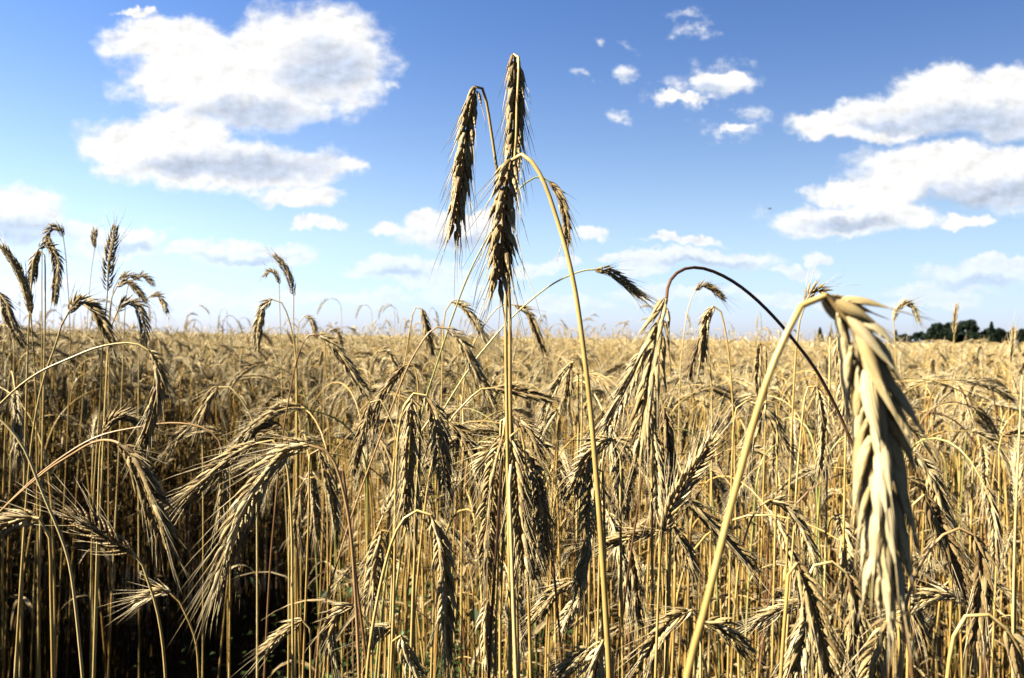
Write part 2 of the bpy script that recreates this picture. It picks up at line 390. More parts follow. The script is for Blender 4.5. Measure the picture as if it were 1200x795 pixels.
def leaf_geometry(mb, p0, dirv, length, width, droop, tone, mat=0, rg=rng, seg=9):
    """a dry strap leaf: creased along the middle, curling over and twisting"""
    d = norm(np.asarray(dirv, float)); p = np.asarray(p0, float).copy(); tw = rg.uniform(-1.5, 1.5)
    V = []; tl = []
    for i in range(seg):
        t = i / (seg - 1)
        sd = norm(np.cross(d, [0, 0, 1.0]) + 1e-6); nn = np.cross(sd, d)
        a = tw * t; s2 = math.cos(a) * sd + math.sin(a) * nn; n2 = np.cross(s2, d)
        wd = width * (min(1, t * 5 + .4)) * (1 - t ** 2.2) + 0.0002
        V += [p - s2 * wd + n2 * wd * .35, p, p + s2 * wd + n2 * wd * .35]; tl += [tone, tone - .12, tone]
        d = norm(d + np.array([0, 0, -droop / seg]) + rg.normal(0, .05, 3)); p = p + d * length / seg
    Q = []
    for i in range(seg - 1):
        for j in range(2): Q.append((i * 3 + j, i * 3 + j + 1, i * 3 + j + 4, i * 3 + j + 3))
    mb.add(V, Q, None, tl, mat)

# ------------------------------------------------------------------ ground
gb = MB()
gx = np.concatenate([[-900, -300, -80, -20], np.linspace(-6, 6, 61), [20, 80, 300, 900]])
gy = np.concatenate([[-40, -8], np.linspace(-2, 8, 51), [20, 60, 150, 400, 900]])
X, Y = np.meshgrid(gx, gy); near = np.exp(-((X / 5) ** 2 + ((Y - 2) / 5) ** 2))
Z = (rng.normal(0, .012, X.shape)) * near
i, j = np.meshgrid(np.arange(len(gy) - 1), np.arange(len(gx) - 1), indexing='ij'); W = len(gx)
gb.add(np.stack([X, Y, Z], -1), np.stack([i * W + j, i * W + j + 1, (i + 1) * W + j + 1, (i + 1) * W + j], -1).reshape(-1, 4))
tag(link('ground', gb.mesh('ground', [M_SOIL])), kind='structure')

# ------------------------------------------------------------------ traced stalks
def at(px, py, d): return CAM + d * (FW + RT * (px - 600) / F + UP * (397.5 - py) / F)
GROUP = 'ripe rye stalks standing in the field'
PLACED = []        # (x px, y px, label) of the things a label may be measured against
N_THINGS = 0

def stalk(label, d, ear, stem, k=1.0, awn=0.7, c='g', roll=None, r=0.0017, tone=0.5, st=0.6, tip=0.0, sd=0.0, spread=1.0, lean=None, lod=2, leaf=0, bare=False, awnlen=1.0, hwk=1.0, nstep=None, hlk=1.0):
    """one rye stalk: ear path (base to tip) and stem path (neck downwards), both read off at depth d; tip / sd = extra depth at ear tip / stem foot"""
    global N_THINGS
    rg = np.random.default_rng(abs(hash((round(d * 1000), ear[0][0], ear[0][1]))) % (2 ** 31))
    ne = len(ear); ns = len(stem)
    E3 = np.array([at(x, y, d + tip * (i / max(1, ne - 1)) ** 1.3) for i, (x, y) in enumerate(ear)])
    S3 = np.array([at(x, y, d + sd * min(1, (i / max(1, ns - 1)) * 1.2) ** 1.0) for i, (x, y) in enumerate(stem)])
    # down to the ground
    last, prev = S3[-1], S3[-2]
    dv = norm(last - prev); z = max(last[2], .02)
    ex = dv[:2] / max(abs(dv[2]), .6) * z * 0.22 + rg.normal(0, .015, 2)
    if lean: ex = np.array(lean)
    gpt = np.array([last[0] + ex[0], last[1] + ex[1], 0.0])
    mid = (last + gpt) / 2 + np.array([ex[0], ex[1], 0]) * .18
    S3 = np.vstack([S3, mid, gpt])
    root = bpy.data.objects.new('rye_straw' if bare else 'rye_stalk', None); COL.objects.link(root); root.location = gpt; root.empty_display_size = 0.05
    SP, sl_ = catmull(S3, max(24, int(34 + 10 * ns)))
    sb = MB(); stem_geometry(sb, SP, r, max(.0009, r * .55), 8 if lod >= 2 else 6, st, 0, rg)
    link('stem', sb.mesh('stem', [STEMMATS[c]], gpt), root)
    if not bare:
        EP, L = catmull(E3, 60)
        Tm = norm(EP[min(36, len(EP) - 1)] - EP[24]); view = norm(EP.mean(0) - CAM)
        ro = rg.uniform(0, math.pi) if roll is None else R(roll)
        s_side = norm(np.cross(view, Tm)); s_ = math.cos(ro) * s_side + math.sin(ro) * view
        eb, ab = MB(), MB()
        ear_geometry(eb, ab, EP, L, s_, lod, k, awn, spread, tone, rg, awnlen=awnlen, hwk=hwk, nstep=nstep, hlk=hlk)
        eo = link('ear', eb.mesh('ear', [M_EAR], gpt), root)
        if ab.n: link('awns', ab.mesh('awns', [M_AWN], gpt), eo)
    for _ in range(leaf or int(rg.random() < .8)):
        i = int(len(SP) * rg.uniform(.35, .75)); lb = MB(); a = rg.uniform(0, 6.28)
        leaf_geometry(lb, SP[i], (math.cos(a) * .6, math.sin(a) * .6, .9), rg.uniform(.10, .18), .0035, rg.uniform(1.5, 3.5), .6, 0, rg)
        link('leaf', lb.mesh('leaf', [M_LEAF], gpt), root)
    tag(root, label, 'straw' if bare else 'rye stalk', 'bare straws among the rye stalks' if bare else GROUP)
    PLACED.append((ear[len(ear) // 2][0], ear[len(ear) // 2][1], label)); N_THINGS += 1
    return root


# --- the group rising into the sky, middle of the picture
stalk('long ear nodding left at the top of a tall stalk, high against blue sky', .57,
      [(557,102),(551,130),(546,165),(541,200),(537,235),(532,271)],
      [(557,102),(559,100),(564,102),(569,115),(575,150),(581,190),(586,225),(592,290),(597,350),(598,470),(600,600),(604,795)], k=1.1, awn=.75, roll=-12, hwk=1.15, r=.0019, spread=.9, tone=.48, sd=.03)
stalk('tallest rye stalk, its ear folded straight down along its own straw', .56,
      [(603,64),(604,100),(603,140),(601,180),(598,212)],
      [(602,64),(602,60),(606,61),(608,75),(606,120),(605,160),(603,190),(599,250),(594,320),(593,400),(594,480),(596,600),(598,795)], k=1.1, awn=.8, roll=-10, hwk=1.15, r=.0017, sd=-.012, tone=.5)
stalk('thick straw arching over with a wide dark bristly ear hanging in the sky', .50,
      [(600,188),(594,212),(590,245),(588,285),(587,310),(583,336)],
      [(600,188),(606,182),(614,182),(625,192),(638,215),(652,255),(664,295),(674,340),(684,410),(692,480),(699,560),(705,640),(710,720),(714,795)], k=1.15, awn=.95, awnlen=1.2, roll=-12, r=.0024, spread=1.35, hwk=1.2, tone=.55, sd=-.03)
stalk('small rye ear hanging behind the arched thick straw, against the sky', .90,
      [(644,213),(653,224),(660,242),(664,262),(664,284)],
      [(644,213),(637,208),(628,208),(617,214),(606,224),(592,245),(572,277),(550,320),(528,378),(510,433),(498,470),(485,528),(468,600),(452,680)], awn=.5, k=1.0, c='n', r=.0013)
stalk('stalk bowing right, its short dark ear pointing down against the sky', .92,
      [(697,316),(712,318),(726,327),(740,338),(755,350)],
      [(697,316),(685,317),(665,324),(640,338),(600,372),(575,400),(555,425),(532,460),(515,490),(490,560),(470,650),(455,795)], awn=.6, k=.95, roll=0, r=.0013, c='n', st=.8)
stalk('white-bristled ear hooked right at the skyline, beside the thin slanting straw', 1.08,
      [(529,354),(540,357),(552,370),(561,384),(570,398)],
      [(529,354),(525,357),(521,370),(519,400),(518,450),(515,540)], awn=1, tone=.72, r=.0013)
stalk('ear hooked right at the skyline, just right of the upright centre straws', 1.08,
      [(604,358),(615,363),(624,378),(631,395),(637,412)],
      [(604,358),(596,355),(584,360),(568,380),(553,408),(545,440),(538,520)], awn=.8, r=.0012)
stalk('small dark stubby ear hanging from a pale hooked neck at the skyline', 1.2,
      [(494,362),(498,376),(501,390),(506,414)], [(494,362),(491,358),(486,362),(481,382),(476,415),(470,450),(463,520),(456,620)], awn=.3, tone=.35, r=.0013)
stalk('long dark ear slanting down across the skyline from a reddish arched neck', .88,
      [(523,385),(533,391),(543,405),(553,425),(561,441),(569,456),(577,472)],
      [(523,385),(515,383),(505,388),(492,405),(478,430),(460,475),(440,528),(415,597),(395,660),(375,740)], c='r', awn=.6, r=.0013, st=.75)
stalk('dark striped ear slanting down right from a red arched neck', .93,
      [(372,392),(385,400),(398,415),(410,432),(422,450),(431,462)],
      [(372,392),(365,391),(357,399),(350,415),(345,435),(338,470),(330,520),(322,600),(315,690)], c='r', awn=.7, r=.0014)
stalk('ear drooping left, its base beside the pale hooked straw left of centre', .90,
      [(474,428),(462,443),(450,460),(442,480),(439,507)], [(474,428),(480,423),(486,430),(490,455),(489,520),(482,620)], awn=.6)
stalk('slim rye ear hanging straight down from a pale hooked straw left of centre', .84,
      [(434,472),(430,490),(422,516),(414,549)], [(434,472),(439,467),(446,469),(455,485),(463,505),(467,530),(462,620)], awn=.6, k=.95, st=.9)
stalk('large ear hanging straight with a zigzag seam, left of the centre pair', .60,
      [(483,468),(481,500),(479,540),(477,580),(474,613)], [(483,468),(486,463),(491,470),(492,520),(489,600),(484,700)], awn=.8, roll=80, spread=1.2, tone=.55)
stalk('pale rye ear hanging from a round bent neck, right one of the centre pair', .61,
      [(500,464),(508,480),(514,505),(517,535),(521,570)], [(500,464),(492,460),(482,463),(474,476),(468,500),(464,560),(463,640),(461,720),(458,795)], awn=.85, spread=1.15, tone=.66, roll=40)
stalk('ear slanting down right with sprayed bristles, behind the pale centre ear', .66,
      [(524,494),(537,504),(549,524),(557,545),(566,568)], [(524,494),(515,490),(504,490),(496,500),(491,530),(486,640)], awn=1, spread=1.1, roll=60)
stalk('large pale rye ear hanging low from a white bent neck, below the centre pair', .54,
      [(505,604),(514,625),(519,655),(522,690),(523,728),(525,765)], [(505,604),(495,599),(483,600),(472,610),(462,628),(452,660),(443,700),(436,740),(430,795)], awn=1, spread=1.25, tone=.62, roll=70, r=.0018, st=.8)
# --- the clump hanging in the centre
stalk('leftmost ear of the hanging centre clump, lit pale on its left side', .60,
      [(590,510),(581,540),(575,580),(571,625),(568,675)], [(590,510),(591,495),(594,484),(597,483),(600,495),(603,560),(605,680),(607,795)], awn=1, spread=1.3, tone=.62, roll=50)
stalk('dark ear in the middle of the hanging centre clump, behind the pale straw', .585,
      [(598,512),(604,545),(608,590),(612,630),(615,668)], [(598,512),(600,503),(606,500),(612,510),(616,560),(618,660),(622,795)], awn=1, spread=1.3, roll=20, tone=.45, k=1.1)
stalk('rightmost ear of the hanging centre clump, curving down with striped husks', .60,
      [(606,516),(622,542),(631,575),(636,610),(638,645)], [(606,516),(601,507),(596,510),(592,540),(590,620),(586,740)], awn=1, spread=1.2, roll=75, tone=.6)
stalk('short ear at the top of the hanging centre clump, curling right', .68,
      [(600,486),(612,495),(623,510),(631,532)], [(600,486),(594,482),(588,490),(586,530),(584,640)], awn=.8, tone=.6)
stalk('tattered pale ear splaying left at the top of the hanging centre clump', .64,
      [(594,520),(583,524),(572,532),(563,545)], [(594,520),(599,517),(602,525),(604,580),(606,700)], awn=1, spread=1.6, tone=.8)
stalk('pale grey straight straw running up the middle of the hanging centre clump', .53,
      [(592,500),(598,508),(600,520)], [(599,545),(597,560),(598,600),(600,660),(602,720),(605,795)], bare=True, st=.95, r=.0021, sd=-.02)
# --- right of centre
stalk('rye ear lying almost level and pointing right, behind the two centre straws', .84,
      [(578,455),(595,456),(612,460),(628,464),(641,468)], [(578,455),(570,454),(558,460),(545,473),(528,492),(510,530),(495,620)], awn=.4)
stalk('curved left one of two ears joined at the top beside the thick straw', .96,
      [(672,424),(660,439),(649,457),(641,475),(637,491)], [(672,424),(677,421),(681,430),(682,470),(680,560)], awn=.6)
stalk('dark slim right one of two ears joined at the top beside the thick straw', 1.0,
      [(668,428),(667,445),(665,462),(664,480)], [(668,428),(671,422),(676,428),(678,480),(676,580)], awn=.5, tone=.35)
stalk('pale whiskered rye ear leaning left of the thick arching straw', 1.0,
      [(653,480),(645,490),(637,503),(632,520)], [(653,480),(656,477),(655,490),(650,540),(644,640)], awn=1, tone=.75)
stalk('big tattered ear hanging close up from a dark reddish arched straw', .45,
      [(781,350),(774,378),(768,412),(763,442),(758,472),(754,500),(751,522)],
      [(781,350),(783,335),(790,323),(803,315),(820,314),(840,320),(862,332),(885,350),(910,375),(935,405),(955,432),(972,462),(990,500),(1010,550),(1038,630),(1060,720)], c='r', awn=.7, spread=.8, hwk=1.0, hlk=1.25, k=1.05, nstep=.0068, roll=30, r=.0017, sd=.08, tone=.5, st=.2)
stalk('ear lit along its left side, slanting left behind the big tattered ear', .64,
      [(752,415),(741,440),(729,465),(717,490),(708,510)], [(752,415),(756,408),(762,415),(765,460),(764,580)], awn=1, spread=1.15, roll=0, tone=.66)
stalk('rye ear hanging in shade just right of the big tattered ear', .72,
      [(778,478),(781,505),(784,540),(786,578)], [(778,478),(780,470),(785,475),(789,520),(792,640)], awn=.8)
stalk('pale loose ear hanging below the tip of the big tattered ear', .70,
      [(764,505),(768,530),(771,560),(771,592)], [(764,505),(768,498),(774,506),(779,560),(782,680)], awn=1, tone=.72, spread=1.3)
stalk('ear hanging from a pale hooked neck at the skyline, right of centre', .92,
      [(836,359),(828,373),(825,392),(824,410),(822,428)], [(836,359),(842,359),(847,374),(852,400),(856,435),(860,500),(862,600)], awn=.5, tone=.55)
stalk('dark ear hanging just below the hooked ear at the skyline', 1.0,
      [(820,398),(816,410),(812,422),(809,437)], [(820,398),(824,394),(829,402),(833,440),(834,540)], awn=.5, tone=.3)
stalk('small dark woolly ear nodding right on a thin pale straw against the sky', 1.4,
      [(815,341),(822,335),(832,337),(839,342),(847,349)], [(815,341),(810,350),(805,370),(800,405),(797,440),(795,520)], awn=.4, tone=.3, r=.0013)
stalk('upright-looking braided ear hanging at the skyline behind the leaning thick straw', 1.08,
      [(890,402),(889,420),(888,440),(889,460)], [(890,402),(893,398),(897,404),(898,450),(895,560)], awn=.5, roll=90)
stalk('long-bristled ear hanging from a thin bent neck left of the giant ear', .80,
      [(957,453),(963,475),(965,500),(964,527),(961,553)], [(957,453),(952,450),(946,455),(942,475),(938,515),(934,560),(931,610),(925,700),(920,795)], awn=1, spread=1.3, roll=80, tone=.6, r=.0014)
stalk('ear hanging half hidden behind the left edge of the giant ear', .75,
      [(981,395),(985,420),(988,450),(989,482)], [(981,395),(984,389),(989,396),(992,440),(990,560)], awn=.8)
stalk('giant pale rye ear very close to the camera, drooping from a thick leaning straw', .262,
      [(967,347),(984,357),(1001,384),(1015,425),(1025,470),(1031,520),(1034,570),(1035,612),(1037,650),(1040,685)],
      [(967,347),(956,346),(941,356),(925,385),(905,430),(885,490),(870,545),(855,600),(840,660),(822,730),(805,795)], k=1.2, awn=1, roll=50, hwk=1.22, hlk=1.3, nstep=.0060, awnlen=.5, r=.0020, spread=.74, tone=1.0, lod=3, st=.55, sd=-.005)
stalk('bright spiky ear pointing up to the right on an upright straw', .58,
      [(776,625),(783,603),(794,580),(807,558),(820,539),(833,518)], [(776,625),(774,650),(772,690),(770,740),(768,795)], awn=1, spread=1.5, roll=20, tone=.78, st=.7)
stalk('dark striped ear slanting down right from the base of the bright spiky ear', .64,
      [(800,582),(817,595),(834,612),(851,630),(866,647),(879,662)], [(800,582),(794,579),(789,585),(786,620),(784,700)], awn=.9, spread=1.1, tone=.5)
stalk('pale ear arching right on a curved neck, between thick straw and giant ear', .74,
      [(902,586),(915,588),(928,600),(940,620),(949,643),(956,668)], [(902,586),(893,590),(883,603),(873,630),(866,660),(860,740)], awn=.9, spread=1.1, tone=.72)
stalk('rye ear slanting down right along the right side of the giant ear', .64,
      [(1072,533),(1084,545),(1094,565),(1103,588),(1112,615)], [(1072,533),(1067,529),(1061,536),(1057,570),(1054,680)], awn=.7, tone=.66)
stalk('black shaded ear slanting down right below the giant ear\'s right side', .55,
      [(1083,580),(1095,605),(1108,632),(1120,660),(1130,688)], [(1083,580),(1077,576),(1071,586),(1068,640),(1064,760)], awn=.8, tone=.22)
stalk('dark ear hanging from a tall brown arch near the right edge', .50,
      [(1142,628),(1149,650),(1150,680),(1147,710),(1144,748)], [(1142,628),(1135,622),(1117,620),(1095,637),(1076,667),(1062,708),(1056,760),(1052,795)], awn=.7, tone=.28, r=.0014, c='r', st=.9)
stalk('pale ear lying level and pointing left, low on the right side', .60,
      [(1134,707),(1120,699),(1104,697),(1084,703),(1060,713)], [(1134,707),(1140,711),(1143,730),(1143,795)], awn=.8, tone=.7, spread=1.2)
stalk('large pale ear bending down out of the bottom right corner', .40,
      [(1180,738),(1192,758),(1200,785),(1206,825)], [(1180,738),(1166,725),(1150,718),(1135,720),(1124,730),(1117,748),(1110,795)], awn=.8, tone=.72, k=1.05, r=.0015)
stalk('ear hanging from a small round arch just left of the giant ear\'s tip', .50,
      [(992,672),(1000,690),(1003,720),(1001,750),(996,795)], [(992,672),(985,664),(968,657),(955,662),(947,674),(941,705),(935,795)], awn=.8, tone=.62)
stalk('large frayed ear crossing low at the bottom, leaning right, left of the small arch', .43,
      [(934,660),(948,695),(958,730),(967,765),(974,800)], [(934,660),(931,652),(926,660),(922,700),(915,795)], awn=.9, spread=1.3, tone=.68)
stalk('frayed ear curving down left at the bottom, under the level pale ear', .50,
      [(950,715),(944,738),(936,763),(926,793)], [(950,715),(956,709),(962,716),(964,750),(960,795)], awn=.9, spread=1.25, tone=.6)
stalk('pale striped ear hanging at the bottom directly left of the giant ear\'s tip', .45,
      [(1042,722),(1034,745),(1026,770),(1019,803)], [(1042,722),(1047,714),(1053,722),(1057,760),(1056,795)], awn=.9, spread=1.2, tone=.66)
stalk('slim whiskered ear lying level and pointing left at lower right of centre', .70,
      [(949,705),(934,708),(917,714),(902,719),(890,726)], [(949,705),(955,706),(958,720),(957,795)], awn=1, tone=.66)
stalk('short dark ear pointing down right beside the thick leaning straw, low', .60,
      [(824,729),(838,731),(852,740),(863,750),(872,760)], [(824,729),(818,731),(815,745),(813,795)], awn=.4, tone=.5)
stalk('pale ear pointing down left in front of the thick leaning straw, low', .60,
      [(811,715),(796,721),(781,734),(767,752),(756,775)], [(811,715),(817,713),(820,722),(821,795)], awn=1, tone=.72, spread=1.2)
stalk('bright tufted ear hanging just left of the thick arching straw', .64,
      [(694,621),(689,640),(683,665),(678,692)], [(694,621),(698,615),(703,622),(705,660),(706,780)], awn=.9, tone=.75)
stalk('braided ear hanging straight down right of the thick arching straw', .69,
      [(737,632),(742,655),(746,685),(750,730)], [(737,632),(734,624),(729,632),(727,680),(726,795)], awn=.9, roll=85, tone=.68)
stalk('ear lying nearly level and pointing left, touching the thick arching straw', .75,
      [(772,622),(755,624),(735,629),(711,637)], [(772,622),(778,624),(781,650),(780,760)], awn=.6)
stalk('pale feathered ear slanting down right under the bright spiky ear', .70,
      [(783,612),(793,625),(803,642),(811,660)], [(783,612),(778,609),(774,620),(772,700)], awn=.8, tone=.6)
stalk('pale ear splaying down left at the bottom beside the thick arching straw', .55,
      [(707,750),(701,765),(696,785),(690,812)], [(707,750),(712,744),(717,752),(718,795)], awn=1, spread=1.3, tone=.7)
stalk('low ear stretched down left at the bottom edge, left of the thick arching straw', .56,
      [(690,762),(678,770),(665,784),(654,802)], [(690,762),(697,760),(701,772),(702,795)], awn=1, tone=.62)
stalk('spread whiskered ear reaching down left behind the thick arching straw', .62,
      [(717,514),(702,520),(690,535),(680,554),(672,575)], [(717,514),(723,513),(727,525),(727,600)], awn=1, spread=1.5, tone=.6)
stalk('pale whiskered ear hanging beside the thick arching straw, below the spread one', .62,
      [(695,548),(693,570),(690,592),(688,616)], [(695,548),(699,541),(705,548),(708,600),(709,700)], awn=1, spread=1.5, tone=.72)
stalk('thin braided ear arching right, behind the tip of the big tattered ear', .82,
      [(720,514),(733,518),(744,530),(753,546)], [(720,514),(713,515),(708,528),(704,580),(702,680)], awn=.4)
stalk('slanting grey ear reaching down left above the green weeds at the bottom', .68,
      [(673,681),(656,689),(641,705),(624,724)], [(673,681),(680,679),(684,690),(685,780)], awn=.8)
stalk('small pale ear pointing down left above the green weeds', .80,
      [(679,701),(669,714),(663,726),(659,736)], [(679,701),(684,697),(687,708),(687,790)], awn=.4, tone=.75)
stalk('shaded ear with pale bristles hanging beside the shoulder of the thick leaning straw', .8,
      [(898,470),(890,490),(880,515),(874,545)], [(898,470),(903,464),(909,472),(911,520),(908,640)], awn=.8, tone=.42)
stalk('pale ear slanting down right from behind the thick leaning straw, above its middle', .85,
      [(875,470),(890,474),(903,490),(912,506),(921,525)], [(875,470),(868,470),(862,482),(858,540),(856,640)], awn=.8, tone=.7)
# --- left part
stalk('large sunlit ear arching down left with long straight bristles, on the left side', .50,
      [(362,522),(345,524),(328,535),(312,552),(297,575),(284,600),(273,630),(263,655),(254,682)],
      [(362,522),(372,523),(385,531),(394,546),(400,566),(406,592),(411,625),(416,690),(421,795)], c='r', awn=.9, awnlen=1.2, spread=1.0, k=1.1, roll=55, r=.0015, tone=.62, st=.75)
stalk('sunlit ear slanting down left with long bristles, just above the large left ear', .64,
      [(300,520),(285,527),(268,538),(250,553),(235,567),(216,582)], [(300,520),(312,515),(325,520),(335,540),(341,600),(343,720)], awn=.8, awnlen=1.1, tone=.6)
stalk('pale braided ear hanging straight, just right of the large left ear\'s neck', .80,
      [(374,527),(380,545),(386,570),(390,590),(393,613)], [(374,527),(369,522),(364,530),(362,600)], awn=.4, roll=85, tone=.66)
stalk('small faded ear hanging from a thin round arch below the large left ear\'s neck', 1.0,
      [(351,572),(350,590),(348,612),(349,636)], [(351,572),(356,563),(366,559),(376,562),(382,580),(384,660)], awn=.6, tone=.5)
stalk('dark ear edged with light, hanging from a long reddish bow on the left', .57,
      [(140,520),(152,530),(163,550),(172,572),(180,592),(187,612),(193,634)],
      [(140,520),(133,517),(120,516),(104,521),(84,533),(60,548),(40,564),(18,583),(-5,606),(-42,655),(-70,760)], c='r', awn=.7, k=1.15, roll=45, r=.0013, tone=.45, st=.9, sd=.1)
stalk('longest bowed straw on the left, red-brown, its slim ear hanging under the end', .74,
      [(260,528),(262,555),(261,582),(258,612)], [(260,528),(257,517),(248,507),(230,499),(200,496),(162,501),(112,513),(50,553),(0,600),(-40,642),(-70,720)], c='r', awn=.5, r=.0014, st=1.0, k=.9)
stalk('upper bowed pale straw on the left, its curved ear hanging down and back', .70,
      [(174,411),(183,423),(187,442),(184,464),(178,488),(172,508),(167,527)],
      [(174,411),(165,405),(150,402),(130,404),(112,408),(80,421),(47,436),(20,455),(0,474),(-40,512),(-80,600)], awn=.7, k=1.0, r=.0014, st=.8, tone=.55)
stalk('upright dark spiky ear standing alone against the clouds on the left', 1.12,
      [(126,341),(127,320),(129,300),(132,285),(134,269)], [(126,341),(124,365),(121,400),(119,440),(117,480),(113,530),(108,620)], awn=.6, spread=1.3, tone=.38, k=1.1, r=.0012)
stalk('thick dark ear arching over to the right below the upright spiky ear', .84,
      [(80,367),(90,354),(104,357),(117,372),(125,387),(131,400)], [(80,367),(73,379),(65,405),(55,432),(45,470),(35,540)], awn=.6, tone=.36, k=1.05)
stalk('dark ear leaning up left near the left edge of the field', 1.0,
      [(36,368),(33,350),(28,333),(20,315),(12,302),(4,291)], [(36,368),(38,395),(41,435),(43,520)], awn=.4, tone=.4)
stalk('dark ear drooping at the very left edge, below the leaning one', 1.0,
      [(-6,340),(4,352),(11,370),(17,385),(26,402)], [(-6,340),(-12,340),(-16,360),(-18,420)], awn=.4, tone=.4)
stalk('tall dark ear arched like a hook against the left clouds', 1.05,
      [(45,292),(50,288),(58,289),(65,299),(67,316),(66,334),(64,353)], [(45,292),(40,302),(37,330),(33,400),(30,500)], awn=.3, tone=.38, k=.9)
stalk('small ear hanging on the inner side of the tall dark hook', 1.1,
      [(46,294),(42,303),(40,313),(38,326)], [(46,294),(49,290),(52,298),(53,340),(52,420)], awn=.4, tone=.4)
stalk('topmost small dark ear curled over at upper left, above the tall hook', 1.5,
      [(74,278),(71,270),(65,267),(58,271),(55,283)], [(74,278),(77,300),(79,330),(81,360),(82,420)], awn=.3, tone=.32, r=.0010)
stalk('short dark ear hanging under the topmost curled ear', 1.4,
      [(54,276),(57,282),(60,290),(63,297)], [(54,276),(52,272),(50,280),(49,330),(49,420)], awn=.3, tone=.32, r=.001)
stalk('tiny upright ear on a hair-thin straw just left of the upright spiky ear', 2.1,
      [(111,291),(110,281),(111,271)], [(111,291),(108,310),(104,350),(100,420)], awn=.3, tone=.5, k=1.2, r=.0011)
stalk('dark ear lying level, left one of two in line beside the upright spiky ear', 1.5,
      [(139,327),(146,323),(153,323),(160,326)], [(139,327),(135,333),(131,350),(128,420)], awn=.3, tone=.32)
stalk('dark ear lying level, right one of two in line beside the upright spiky ear', 1.55,
      [(160,326),(166,323),(172,326),(178,332)], [(160,326),(155,325),(150,335),(146,370),(144,430)], awn=.3, tone=.32)
stalk('dark ear bent over right, under the two level ears', 1.3,
      [(137,336),(146,331),(154,334),(162,342),(169,351)], [(137,336),(132,345),(128,370),(125,430)], awn=.3, tone=.34)
stalk('small dark curved ear apart to the right of the left-hand group', 1.6,
      [(175,348),(184,346),(190,353),(195,364)], [(175,348),(170,353),(166,370),(163,420)], awn=.3, tone=.32)
stalk('dark ear bent sharply over like a cane, right of the thick arching dark ear', 1.08,
      [(138,364),(147,354),(158,356),(165,366),(169,382),(169,402)], [(138,364),(133,375),(128,400),(124,460)], awn=.4, tone=.42)
stalk('dark ear tilted up left against the sky above the skyline', 1.4,
      [(344,347),(342,335),(337,321),(331,310),(324,301)], [(344,347),(344,380),(346,420),(347,470)], awn=.3, tone=.45, r=.0011)
stalk('little pale ear curled left beside the tilted dark ear', 1.8,
      [(327,333),(324,323),(318,318),(311,322)], [(327,333),(328,370),(330,430),(331,500)], awn=.5, tone=.8, r=.0012)
stalk('ear curving down left at the skyline, below the tilted dark ear', 1.1,
      [(319,351),(310,358),(305,372),(302,390),(301,407)], [(319,351),(326,351),(333,360),(340,380),(346,412),(348,500)], awn=.5, tone=.55)
stalk('small dark curved ear at the skyline above the red arched neck', 1.7,
      [(357,371),(363,373),(368,383),(369,394)], [(357,371),(352,374),(349,390),(348,430)], awn=.3, tone=.35)
stalk('small dark bent ear at the skyline right of the red arched neck', 1.9,
      [(386,389),(393,388),(398,396),(400,406)], [(386,389),(382,393),(381,410),(380,450)], awn=.3, tone=.38)
stalk('bent dark ear right of the striped ear on the red neck', 1.5,
      [(442,412),(452,410),(460,419),(467,432)], [(442,412),(437,416),(434,440),(432,500)], awn=.4, tone=.45)
stalk('ear hanging left from a pale round arch above the sunlit slanting ear', 1.0,
      [(256,454),(247,463),(240,478),(233,498)], [(256,454),(267,453),(278,462),(290,480),(297,496),(300,540)], awn=.7, tone=.6, st=.9)
stalk('ear lying low and pointing left behind the sunlit slanting ear', 1.0,
      [(328,498),(312,498),(300,504),(287,516)], [(328,498),(335,500),(338,520),(339,600)], awn=.5)
stalk('ear slanting down left with pale husks, left of the pale round arch', 1.1,
      [(226,499),(215,505),(207,515),(199,528)], [(226,499),(232,497),(236,510),(238,580)], awn=.5, tone=.5)
stalk('level ear pointing left under the long bowed red-brown straw', 1.1,
      [(261,509),(250,505),(238,505),(222,509)], [(261,509),(267,512),(269,530),(270,600)], awn=.5, tone=.6)
stalk('ear arched over above the dark ear on the reddish bow', .82,
      [(121,506),(130,494),(142,489),(155,492),(165,500)], [(121,506),(118,520),(116,560),(114,640)], awn=.7, tone=.55)
stalk('near ear coming in at the left edge with a fan of bristles below', .50,
      [(46,608),(30,607),(12,613),(-10,623),(-36,638)], [(46,608),(53,611),(58,630),(60,700),(62,795)], awn=1, awnlen=1.2, tone=.4)
stalk('dark ear pointing up left out of the black gap on a curved straw', .60,
      [(155,647),(140,639),(122,628),(102,614),(82,604)], [(155,647),(165,658),(173,680),(180,700),(187,730),(194,795)], awn=.7, tone=.36, spread=1.3)
stalk('single short pale ear glowing in the black gap at lower left', .80,
      [(200,696),(190,694),(178,697),(163,705)], [(200,696),(208,702),(215,715),(224,735),(230,755),(233,795)], awn=.9, tone=.92, spread=1.4)
stalk('short pale ear pointing down left at the bottom, under the large left ear', .75,
      [(354,727),(340,735),(326,747),(311,760)], [(354,727),(360,725),(363,738),(364,795)], awn=.5, tone=.72)
stalk('pale ear curving down left at the bottom, right of the short pale one', .65,
      [(417,711),(402,713),(391,728),(387,748),(392,772)], [(417,711),(424,713),(428,730),(430,795)], awn=.8, tone=.7)
stalk('lit whiskered ear hanging in the tangle left of the low white-necked ear', .65,
      [(447,622),(442,648),(438,678),(433,708)], [(447,622),(451,614),(457,621),(460,670),(461,780)], awn=1, spread=1.3, tone=.66)
stalk('pale husky ear standing at the bottom between the low straws left of centre', .60,
      [(470,745),(476,762),(482,777),(489,793)], [(470,745),(466,738),(461,745),(458,795)], awn=.2, tone=.75)
stalk('pale ear hanging low beside the black straw at the bottom centre', .65,
      [(572,703),(569,728),(570,750),(571,775)], [(572,703),(575,696),(579,703),(581,795)], awn=.5, tone=.75)
